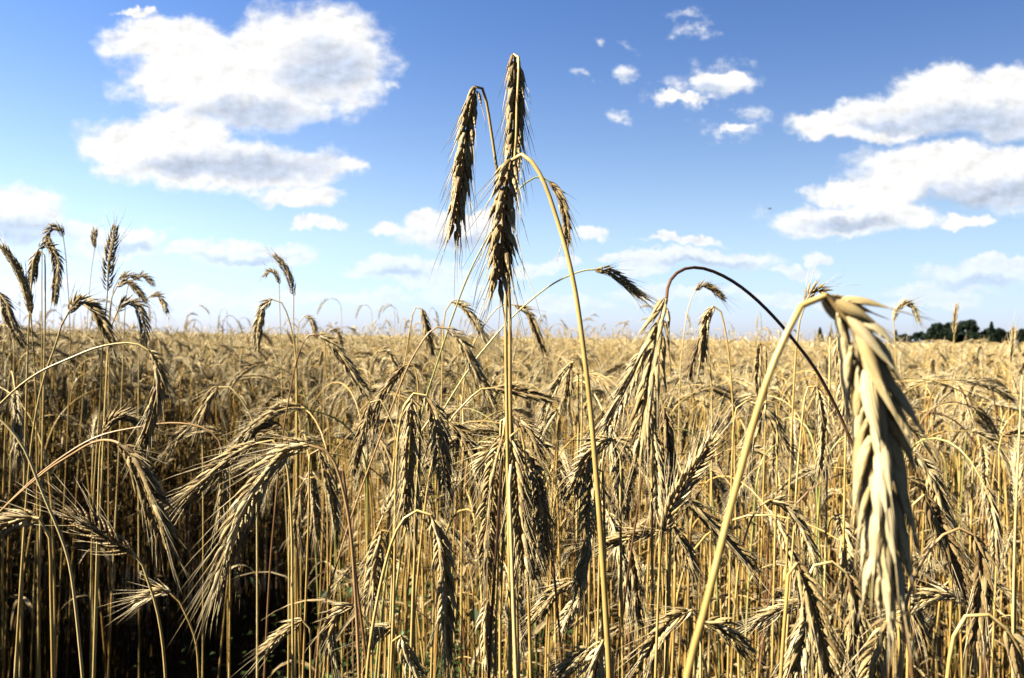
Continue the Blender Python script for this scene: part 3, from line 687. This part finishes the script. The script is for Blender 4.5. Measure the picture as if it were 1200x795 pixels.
stalk('white stubby ear pointing down left deep in the tangle left of centre', .66,
      [(462,735),(452,738),(443,744),(436,752)], [(462,735),(467,737),(469,750),(470,795)], awn=.7, tone=.95, spread=1.5)
stalk('broken bent straw without an ear, kinked across the dark left field', .56,
      [(0,490),(10,500),(20,512)], [(-6,487),(5,496),(20,513),(31,531),(42,558),(55,590),(65,613),(78,648),(86,690)], bare=True, st=1.0, r=.0013)
stalk('blackened straight straw beside the hanging centre clump', .55,
      [(585,560),(582,600),(580,640)], [(588,545),(585,590),(582,640),(577,710),(573,795)], bare=True, c='r', st=.0, r=.0018)
stalk('dark red straight straw rising left of the low white-necked ear', .56,
      [(408,590),(412,620),(415,650)], [(402,552),(407,590),(413,640),(420,700),(431,795)], bare=True, c='r', st=.35, r=.0014)
stalk('dark red thin straw right of the weeds, leaning left', .62,
      [(640,600),(645,640),(650,680)], [(641,585),(646,640),(652,700),(659,795)], bare=True, c='r', st=.3, r=.0013)
stalk('black-red thin straw crossing behind the thick arching straw at the bottom', .66,
      [(746,590),(740,640),(735,690)], [(752,560),(746,605),(739,650),(730,720),(720,795)], bare=True, c='r', st=.25, r=.0013)
stalk('bright straight straw standing at the right edge of the field', .75,
      [(1196,450),(1194,500),(1192,560)], [(1198,440),(1196,480),(1193,540),(1190,610),(1188,680),(1187,795)], bare=True, st=.85, r=.0016)
stalk('bright straight straw just left of the bent-necked bristly ear', .82,
      [(972,420),(971,470),(970,520)], [(973,395),(972,450),(970,520),(968,620),(964,795)], bare=True, st=.7, r=.0014)
# --- skyline on the right
stalk('pale ear curled into a ring shape at the skyline, right of the giant ear', 1.6,
      [(1047,377),(1051,364),(1061,356),(1070,361),(1076,375)], [(1047,377),(1048,390),(1049,410),(1050,450)], awn=.5, tone=.7)
stalk('thin upright ear standing out in front of the dark trees', 2.5,
      [(1118,392),(1119,375),(1121,358)], [(1118,392),(1117,410),(1116,440)], awn=.4, tone=.6)
stalk('upright pale ear at the skyline right of the dark trees', 1.7,
      [(1184,425),(1186,406),(1188,387)], [(1184,425),(1183,445),(1182,480)], awn=.5, tone=.65)
stalk('dark small ear peeping over the bent neck of the giant ear', .9,
      [(944,356),(950,343),(958,340),(968,347)], [(944,356),(939,368),(934,400),(930,460)], awn=.3, tone=.35)
stalk('level hooked ear near the right edge, in the middle of the field', 1.0,
      [(1174,511),(1184,508),(1195,508),(1207,512)], [(1174,511),(1171,516),(1171,540),(1170,600)], awn=.6, tone=.55)

# ------------------------------------------------------------------ the other near stalks: kinds built once, then copied
def plant_curve(H, lean, neck, a_neck, a_tip, earL, n_s=26, n_e=30, wob=0.0, rg=rng):
    """bend in the x-z plane: straight straw, curved neck, curving ear"""
    Ls = H
    for _ in range(4):
        s = np.concatenate([np.linspace(0, Ls - neck, n_s - 12, endpoint=False), np.linspace(Ls - neck, Ls, 12)])
        t = np.clip((s - (Ls - neck)) / neck, 0, 1)
        al = lean * (s / Ls) + (a_neck - lean) * t * t * (3 - 2 * t)
        se = np.linspace(0, earL, n_e)[1:]
        ae = a_neck + (a_tip - a_neck) * (se / earL) ** .8
        A = np.concatenate([al, ae]); Sx = np.concatenate([s, Ls + se]); dS = np.diff(Sx); Am = (A[1:] + A[:-1]) / 2
        x = np.concatenate([[0], np.cumsum(np.sin(Am) * dS)]); z = np.concatenate([[0], np.cumsum(np.cos(Am) * dS)])
        Ls += H - z.max()
    P = np.stack([x, wob * np.sin(Sx * 5.0) * Sx, z], 1)
    return P[:n_s], P[n_s - 1:]
def plant_meshes(i, H, lod, nstep, shp, earL, k=1.0, awn=.8, awnw=1.0, stem_sides=6, leaves=1, stemmat=None, far=False, combine=None, tone=.55, r=.0015):
    rg = np.random.default_rng(1000 + i)
    lean, neck, an, at_ = shp
    SPz, EP = plant_curve(H, R(lean), neck, R(an), R(at_), earL, wob=rg.normal(0, .012), rg=rg)
    sb, eb, ab, lb = MB(), MB(), MB(), MB(); lbs = []
    if combine is not None: sb = eb = ab = lb = combine
    if far:
        tube(sb, SPz[[0, 8, 15, 20, 23, 25]], .0022, 3, [.3, .5, .6, .7, .7, .7], 1)
        pe = EP[::5]; m = len(pe)
        tube(eb, pe, np.interp(np.linspace(0, 1, m), [0, .15, .5, .85, 1], [.003, .0075, .0085, .006, .0015]) * rg.uniform(.85, 1.15, m), 5, np.clip(tone + rg.normal(0, .2, m), 0, 1), 0)
    else:
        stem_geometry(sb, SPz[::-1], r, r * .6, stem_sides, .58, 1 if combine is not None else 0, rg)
        ro = rg.uniform(0, math.pi)
        ear_geometry(eb, ab, EP, earL, [0, math.cos(ro), math.sin(ro)], lod, k, awn, 1.15, tone, rg, 0, 2 if combine is not None else 0, awnw, nstep)
        for _ in range(leaves):
            j = int(rg.uniform(4, 13)); a = rg.uniform(0, 6.28)
            if combine is None: lb = MB(); lbs.append(lb)
            leaf_geometry(lb, SPz[j], (math.cos(a) * .7, math.sin(a) * .7, .8), rg.uniform(.10, .22), .0038, rg.uniform(1.5, 4), .6, 3 if combine is not None else 0, rg, 9 if lod else 6)
    return sb, eb, ab, lbs
SHAPES = [(4, .16, 95, 165), (6, .22, 120, 178), (3, .14, 70, 140), (8, .26, 105, 150), (2, .10, 30, 75), (5, .18, 150, 182), (9, .30, 90, 120), (3, .12, 50, 110), (6, .20, 130, 172), (1, .08, 8, 25), (7, .24, 110, 185), (4, .15, 80, 155), (10, .3, 125, 165), (5, .2, 140, 176)]
FIELD_SHAPES = [(4, .09, 95, 165), (5, .11, 125, 176), (3, .08, 70, 150), (6, .13, 105, 160), (2, .07, 20, 60), (4, .10, 150, 180), (7, .16, 90, 140), (3, .07, 40, 110), (5, .11, 130, 172), (1, .06, 6, 22), (5, .12, 115, 180), (3, .08, 85, 160)]
def shape_word(a): return 'upright' if a < 40 else 'slightly bowed' if a < 115 else 'nodding' if a < 145 else 'drooping' if a < 168 else 'hanging'
KINDS = []
for i, shp in enumerate(SHAPES):
    H = 1.15
    sb, eb, ab, lb = plant_meshes(i, H, 2, None, shp, rng.uniform(.075, .108), k=rng.uniform(.95, 1.1), awn=rng.uniform(.7, 1), tone=rng.uniform(.5, .76), leaves=1 + i % 3)
    sm = [M_STEM, M_STEM, M_STEM, M_RED, M_STEM, M_GREEN][i % 6]
    KINDS.append((shp, sb.mesh('stem', [sm]), eb.mesh('ear', [M_EAR]), ab.mesh('awns', [M_AWN]), [l.mesh('leaf', [M_LEAF]) for l in lb]))
def part(name, me, parent):
    o = bpy.data.objects.new(name, me); COL.objects.link(o); o.parent = parent; return o
SOURCES = {}
def copy_kind(ki):
    """first use builds the thing; later ones copy it and each of its parts"""
    if ki not in SOURCES:
        shp, ms, me, ma, ml = KINDS[ki]
        root = bpy.data.objects.new('rye_stalk', None); COL.objects.link(root); root.empty_display_size = .05
        part('stem', ms, root); e = part('ear', me, root); part('awns', ma, e)
        for l in ml: part('leaf', l, root)
        SOURCES[ki] = root; return root
    src = SOURCES[ki]; root = src.copy(); COL.objects.link(root)
    for ch in src.children:
        c = ch.copy(); COL.objects.link(c); c.parent = root
        for g in ch.children:
            d = g.copy(); COL.objects.link(d); d.parent = c
    return root
LAND = [(1030, 500, 'the giant pale ear'), (768, 440, 'the big tattered ear'), (597, 430, 'the upright centre straws'), (690, 470, 'the thick arching straw'), (610, 590, 'the hanging centre clump'),
        (495, 520, 'the pale centre pair'), (310, 570, 'the sunlit left ear'), (170, 570, 'the dark ear on its bow'), (130, 310, 'the lone upright dark ear'), (860, 590, 'the thick leaning straw'), (1130, 390, 'the dark trees'),
        (890, 430, 'the braided skyline ear'), (185, 470, 'the upper bowed straw'), (400, 420, 'the red-necked ear'), (1148, 690, 'the shaded arch ear'), (525, 690, 'the low white-necked ear'), (320, 330, 'the tilted dark ear'), (800, 560, 'the bright spiky ear'),
        (965, 505, 'the bent-necked bristly ear'), (740, 690, 'the low braided ear'), (200, 696, 'the pale ear in the gap'), (640, 700, 'the green weeds'), (1100, 705, 'the level pale ear'), (935, 625, 'the pale arching ear'), (105, 375, 'the thick arched dark ear'), (1185, 400, 'the skyline ear at right')]
N_PROC = 300 - N_THINGS
pts = []; info = []
tries = 0
while len(pts) < N_PROC and tries < 40000:
    tries += 1
    d = math.sqrt(rng.uniform(.95 ** 2, 2.25 ** 2)); px = rng.uniform(-25, 1225)
    x, y = (px - 600) / F * d, d
    if any((x - a) ** 2 + (y - b) ** 2 < .058 ** 2 for a, b in pts): continue
    if px < 345 and rng.random() < (.96 if px > 100 else .8): continue
    ki = int(rng.integers(len(KINDS))); shp = KINDS[ki][0]
    if shp[3] < 60 and rng.random() < .7: continue
    H = rng.normal(1.20, .055)
    if px < 180: H += .05
    H = min(H, 1.35 - .035 * d + (.08 if px < 170 else 0))
    pts.append((x, y))
    root = copy_kind(ki)
    az = rng.uniform(0, 2 * math.pi)
    sc = H / 1.15
    root.location = (x, y, 0); root.rotation_euler = (rng.normal(0, .02), rng.normal(0, .02), az); root.scale = (rng.uniform(.92, 1.1),) * 2 + (sc,)
    # where the ear shows in the picture, for the label
    sx, ex = plant_curve(1.15, R(shp[0]), shp[1], R(shp[2]), R(shp[3]), .09); m = ex[len(ex) // 2]
    wx, wy, wz = x + m[0] * math.cos(az), y + m[0] * math.sin(az), m[2] * sc
    ipx, ipy = 600 + F * wx / wy, HOR + F * (1.35 - wz) / wy
    ca = math.cos(az); dr = 'to the right' if ca > .5 else 'to the left' if ca < -.5 else 'away' if math.sin(az) > 0 else 'forward'
    if shp[3] < 40: dr = ''
    L = sorted(LAND, key=lambda l: (l[0] - ipx) ** 2 + (l[1] - ipy) ** 2)
    info.append([root, shape_word(shp[3]), dr, ipx, ipy, L, ['golden', 'golden', 'golden', 'reddish', 'golden', 'greenish'][ki % 6]])
used = {}
ORD = ['', 'second ', 'third ', 'fourth ', 'fifth ', 'sixth ', 'seventh ', 'eighth ']
for o in sorted(info, key=lambda q: (q[5][0][0] - q[3]) ** 2 + (q[5][0][1] - q[4]) ** 2):
    root, shw, dr, px, py, L, colw = o
    done = False
    for l in L[:3]:
        dx, dy = px - l[0], py - l[1]
        rel = ('right of' if dx > 0 else 'left of') if abs(dx) > abs(dy) else ('below' if dy > 0 else 'above')
        far = 'just ' if math.hypot(dx, dy) < 60 else 'well ' if math.hypot(dx, dy) > 130 else ''
        lab = f"{shw} ear bent {dr}, {colw} straw, {far}{rel} {l[2]}" if dr else f"{shw} ear on {colw} straw, {far}{rel} {l[2]}"
        if len(lab.replace('-', ' ').split()) > 15: lab = lab.replace(f', {colw} straw', '')
        if lab not in used: done = True; break
    n_ = used.get(lab, 0)
    if n_: lab2 = f"{ORD[min(n_, 7)]}{lab}"
    else: lab2 = lab
    used[lab] = n_ + 1
    tag(root, lab2, 'rye stalk', GROUP)

# ------------------------------------------------------------------ the field beyond: uncountable, one object
def field_object():
    mb = MB(); pid_v = []; vid = 0; ranges = []
    def add_variant(i, **kw):
        nonlocal vid
        n0 = mb.n; plant_meshes(i, combine=mb, **kw); pid_v.append(np.full(mb.n - n0, vid)); vid += 1
    VA = list(range(12)); 
    for i in VA: add_variant(100 + i, H=1.15, lod=1, nstep=.0056, shp=FIELD_SHAPES[i], earL=rng.uniform(.075, .10), k=1.0, awn=.4, awnw=1.2, stem_sides=4, leaves=3, tone=rng.uniform(.5, .78), r=.0017)
    for i in range(9): add_variant(200 + i, H=1.15, lod=0, nstep=.0105, shp=FIELD_SHAPES[i + 2], earL=rng.uniform(.075, .10), k=1.25, awn=.3, awnw=2.2, stem_sides=3, leaves=1, tone=rng.uniform(.55, .8), r=.0019)
    for i in range(8): add_variant(300 + i, H=1.15, lod=0, nstep=.01, shp=FIELD_SHAPES[i + 3], earL=rng.uniform(.075, .105), far=True, tone=rng.uniform(.6, .85))
    AC = np.concatenate(mb.ac); V, Q, T, tone, mi = mb.arrays(); pid = np.concatenate(pid_v)
    # one point per plant
    PT = []; PV = []; RO = []; SC = []
    def scatter(r0, r1, dens, v0, nv, fat=1.0, a0=-52, a1=52, hm=1.19, hs=None):
        n = int(R(a1 - a0) / 2 * (r1 ** 2 - r0 ** 2) * dens)
        rr = np.sqrt(rng.uniform(r0 ** 2, r1 ** 2, n)); a = rng.uniform(R(a0), R(a1), n)
        x, y = rr * np.sin(a), rr * np.cos(a)
        keep = ~((np.abs((x + 1.0) / .6) ** 2 + np.abs((y - 2.2) / 1.0) ** 2) < 1)
        x, y, rr = x[keep], y[keep], rr[keep]; n = len(x)
        h = rng.normal(hm, hs or (.06 if r0 < 4 else .085), n) + .03 * np.sin(x * .9 + 1.3) * np.cos(y * .7)
        tall = rng.random(n) < (.02 if r0 < 4 else .10); h = np.where(tall, h + rng.uniform(.05, .17 if r0 < 4 else .28, n), np.minimum(h, max(1.31, hm + .06) if r0 < 4 else 1.36))
        if r0 > 4: h = np.where(x / y > .46, np.minimum(h, 1.37), h)
        h = h + .05 * np.clip((-x / np.maximum(y, .1) - .38) * 4, 0, 1) * (rr < 6)
        PT.append(np.stack([x, y, np.zeros(n)], 1)); PV.append(v0 + rng.integers(0, nv, n))
        RO.append(np.stack([rng.normal(0, .03, n), rng.normal(0, .03, n), rng.uniform(0, 2 * np.pi, n)], 1))
        wd = rng.uniform(.9, 1.1, n) * fat; SC.append(np.stack([wd, wd, h / 1.15], 1))
    scatter(1.3, 2.28, 620, 0, 12, 1.0, -100, -43, 1.33); scatter(2.28, 4.4, 320, 0, 12, 1.0, -54, -7); scatter(1.25, 2.28, 95, 0, 12, .95, -8, 36, .95, .10); scatter(1.2, 2.28, 180, 0, 12, 1.0, 37, 60); scatter(2.28, 4.4, 300, 0, 12); scatter(4.4, 10, 120, 12, 9); scatter(10, 25, 50, 21, 8, 1.15); scatter(25, 62, 12, 21, 8, 1.9)
    PT, PV, RO, SC = map(np.concatenate, (PT, PV, RO, SC)); npt = len(PT)
    nv = len(V)
    me = to_mesh('rye_field', np.vstack([V, PT]), Q, T, np.concatenate([tone, np.zeros(npt)]), mi, [M_EAR, M_STEM, M_AWN, M_LEAF])
    across(me, np.concatenate([AC, np.zeros(npt)]))
    def attr(nm, ty, data, key='value'):
        a = me.attributes.new(nm, ty, 'POINT'); a.data.foreach_set(key, np.ascontiguousarray(data).ravel())
    attr('plant', 'BOOLEAN', np.concatenate([np.zeros(nv, bool), np.ones(npt, bool)]))
    attr('vid', 'INT', np.concatenate([pid, PV]).astype(np.int32))
    attr('rot', 'FLOAT_VECTOR', np.vstack([np.zeros((nv, 3)), RO]).astype(np.float32), 'vector')
    attr('scl', 'FLOAT_VECTOR', np.vstack([np.ones((nv, 3)), SC]).astype(np.float32), 'vector')
    o = link('rye_field', me); tag(o, kind='stuff', label='dense ripe rye crop stretching back to the horizon', cat='crop')
    ng = bpy.data.node_groups.new('sow', 'GeometryNodeTree')
    ng.interface.new_socket('Geometry', in_out='INPUT', socket_type='NodeSocketGeometry'); ng.interface.new_socket('Geometry', in_out='OUTPUT', socket_type='NodeSocketGeometry')
    N = NT(ng)
    gi, go = N.node('NodeGroupInput'), N.node('NodeGroupOutput')
    def named(nm, ty):
        n = N.node('GeometryNodeInputNamedAttribute', data_type=ty); n.inputs[0].default_value = nm
        return n.outputs['Attribute']
    sp = N.node('GeometryNodeSeparateGeometry', domain='POINT'); N.l.new(gi.outputs[0], sp.inputs[0]); N.l.new(named('plant', 'BOOLEAN'), sp.inputs['Selection'])
    si = N.node('GeometryNodeSplitToInstances', domain='POINT'); N.l.new(sp.outputs['Inverted'], si.inputs[0]); N.l.new(named('vid', 'INT'), si.inputs['Group ID'])
    ip = N.node('GeometryNodeInstanceOnPoints'); N.l.new(sp.outputs['Selection'], ip.inputs['Points']); N.l.new(si.outputs['Instances'], ip.inputs['Instance'])
    ip.inputs['Pick Instance'].default_value = True
    N.l.new(named('vid', 'INT'), ip.inputs['Instance Index'])
    er = N.node('FunctionNodeEulerToRotation'); N.l.new(named('rot', 'FLOAT_VECTOR'), er.inputs[0]); N.l.new(er.outputs[0], ip.inputs['Rotation'])
    N.l.new(named('scl', 'FLOAT_VECTOR'), ip.inputs['Scale']); N.l.new(ip.outputs[0], go.inputs[0])
    md = o.modifiers.new('sow', 'NODES'); md.node_group = ng
    return o
field_object()

# far crop: a lumpy canopy with a front face, so distant that no single stalk shows
fm = MB()
gx = np.concatenate([np.linspace(-420, -130, 30), np.linspace(-120, 120, 300), np.linspace(130, 420, 30)]); gy = np.concatenate([[57.9, 58], 58 + (np.linspace(0, 1, 70) ** 1.8) * 330])
X, Y = np.meshgrid(gx, gy); Zf = 1.17 + rng.normal(0, .05, X.shape); Zf[0] = 0
i, j = np.meshgrid(np.arange(len(gy) - 1), np.arange(len(gx) - 1), indexing='ij'); W = len(gx)
fm.add(np.stack([X, Y, Zf], -1), np.stack([i * W + j, i * W + j + 1, (i + 1) * W + j + 1, (i + 1) * W + j], -1).reshape(-1, 4), None, np.clip(.55 + rng.normal(0, .2, X.size), 0, 1))
tag(link('distant_crop', fm.mesh('distant_crop', [M_EAR], smooth=False)), kind='stuff', label='far end of the rye field below the skyline', cat='crop')

# ------------------------------------------------------------------ green weeds low between the straws
def weeds():
    mb = MB(); r = np.random.default_rng(5)
    for (cx, cy, n, hh, sp) in [(-.22, 1.65, 650, .82, .13), (-.05, 1.6, 1300, .70, .20), (.10, 1.25, 900, .72, .14), (.22, 1.6, 900, .6, .20), (.62, 2.0, 240, .5, .3), (-.75, 1.9, 160, .35, .35), (-.45, 2.3, 260, .6, .3), (.9, 1.5, 140, .45, .2), (.1, 1.2, 200, .45, .25)]:
        p = np.stack([r.normal(cx, sp, n), r.normal(cy, sp, n), hh * r.uniform(.02, 1, n)], 1)
        d = norm(np.stack([r.normal(0, 1, n), r.normal(0, 1, n), r.normal(.3, .5, n)], 1)); s = norm(np.cross(d, [0, 0, 1.0])); u = np.cross(s, d)
        l = r.uniform(.010, .030, n)[:, None]; wd = l * r.uniform(.28, .45, n)[:, None]
        Vv = np.stack([p, p + d * l * .5 - s * wd + u * wd * .4, p + d * l, p + d * l * .5 + s * wd + u * wd * .4], 1)
        b = (np.arange(n) * 4)[:, None]
        mb.add(Vv, None, np.concatenate([b + [0, 1, 2], b + [0, 2, 3]]), np.repeat(r.uniform(.1, 1, n), 4))
        for _ in range(n // 14):
            q = np.array([r.normal(cx, sp), r.normal(cy, sp), 0]); t = np.linspace(0, 1, 6)[:, None]
            tube(mb, q + t * np.array([r.normal(0, .1), r.normal(0, .1), hh * r.uniform(.5, 1)]) + t * t * np.array([r.normal(0, .06), r.normal(0, .06), 0]), .0012, 3, .4)
    tag(link('weeds', mb.mesh('weeds', [M_WEED], smooth=False)), kind='stuff', label='green weeds growing low between the straws', cat='weeds')
weeds()

# ------------------------------------------------------------------ trees beyond the field
def tree(px, top, wpx, dist, conic, label, seed):
    r = np.random.default_rng(seed)
    tp = at(px, top - 2.5, dist); x, h = tp[0], tp[2]; rad = wpx * .76 / F * dist
    root = bpy.data.objects.new('tree', None); COL.objects.link(root); root.location = (x, dist, 0)
    tb = MB(); t = np.linspace(0, 1, 8)[:, None]
    P = t * np.array([r.normal(0, .15), r.normal(0, .15), h * .8]); tube(tb, P, np.linspace(.16, .04, 8) * h / 5, 8, .5)
    for q in range(6):
        b = P[2 + q % 5]; a = r.uniform(0, 6.28); tube(tb, b + np.linspace(0, 1, 5)[:, None] * np.array([math.cos(a) * rad * .7, math.sin(a) * rad * .7, h * .15]), np.linspace(.05, .015, 5), 5, .5)
    link('trunk', tb.mesh('trunk', [M_BARK]), root)
    cb = MB(); 
    if conic: cen = [(0, 0, h * z, rad * (1.05 - z) * 1.1, h * .09) for z in np.linspace(.15, .95, 9)]
    else: cen = [(r.normal(0, rad * .45), r.normal(0, rad * .45), h * r.uniform(.22, .84), rad * r.uniform(.35, .6), h * r.uniform(.1, .18)) for _ in range(11)]
    for (a, b, c, rr, rz) in cen:
        n = 260; dv = norm(r.normal(0, 1, (n, 3))) * (r.random((n, 1)) ** .4)
        p = np.array([a, b, c]) + dv * [rr, rr, rz]
        d1 = norm(r.normal(0, 1, (n, 3))); d2 = norm(np.cross(d1, r.normal(0, 1, (n, 3)))); l = r.uniform(.12, .30, n)[:, None] * h / 5
        Vv = np.stack([p - d1 * l, p - d2 * l * .6, p + d1 * l, p + d2 * l * .6], 1); bs = (np.arange(n) * 4)[:, None]
        cb.add(Vv, bs + np.arange(4)[None], None, np.repeat(np.clip(r.normal(.45, .22, n), 0, 1), 4))
    link('crown', cb.mesh('crown', [M_CROWN], smooth=False), root)
    tag(root, label, 'tree', 'dark trees beyond the field')
for q, (px, top, wp, dd, con, lab) in enumerate([
    (1089, 380, 13, 300, False, 'leftmost round dark tree of the far clump on the right'),
    (1100, 379, 16, 305, False, 'broad dark tree second from the left end of the far clump'),
    (1113, 380, 16, 298, False, 'dark tree behind the thin upright ear in the far clump'),
    (1124, 378, 17, 304, False, 'dark tree just left of the tallest crown of the far clump'),
    (1134, 376, 17, 300, False, 'tallest rounded dark tree in the middle of the far clump'),
    (1146, 383, 15, 306, False, 'lower dark tree in the dip just right of the tallest one'),
    (1154, 386, 13, 300, False, 'low dark tree left of the pointed fir in the far clump'),
    (1162, 381, 11, 296, True, 'pointed dark fir standing in the right half of the far clump'),
    (1171, 386, 14, 302, False, 'low dark tree right of the pointed fir in the far clump'),
    (1182, 388, 15, 299, False, 'low dark tree at the right end of the far clump'),
    (1197, 387, 12, 310, False, 'dark tree cut by the right edge of the picture'),
    (1074, 390, 9, 310, False, 'small dark tree just left of the far clump'),
    (1059, 393, 8, 312, False, 'small bush-like dark tree left of the far clump, behind the ring-shaped ear'),
    (1050, 390, 6, 320, True, 'small pointed dark tree directly behind the ring-shaped ear'),
    (961, 387, 8, 330, True, 'lone small dark tree on the skyline left of the giant ear'),
    (974, 388, 7, 335, True, 'little dark tree touching the left edge of the giant ear')]):
    tree(px, top, wp, dd, con, lab, 40 + q)

# ------------------------------------------------------------------ a bird far off
bc = at(902, 245, 60)
br = bpy.data.objects.new('bird', None); COL.objects.link(br); br.location = bc
bb = MB(); tube(bb, np.array([(-.16, 0, 0), (-.10, 0, .01), (0, 0, .015), (.09, 0, .02), (.13, 0, .02), (.16, 0, .01)]), [.008, .025, .04, .03, .022, .004], 8); link('body', bb.mesh('body', [M_BIRD]), br)
for sg in (1, -1):
    wb = MB(); tube(wb, np.array([(.03, sg * .02, .02), (.02, sg * .12, .06), (-.03, sg * .22, .04), (-.09, sg * .30, .01)]), [.03, .032, .022, .003], 6); link('wing', wb.mesh('wing', [M_BIRD]), br)
tag(br, 'tiny dark bird flying far off in the blue sky right of centre', 'bird')
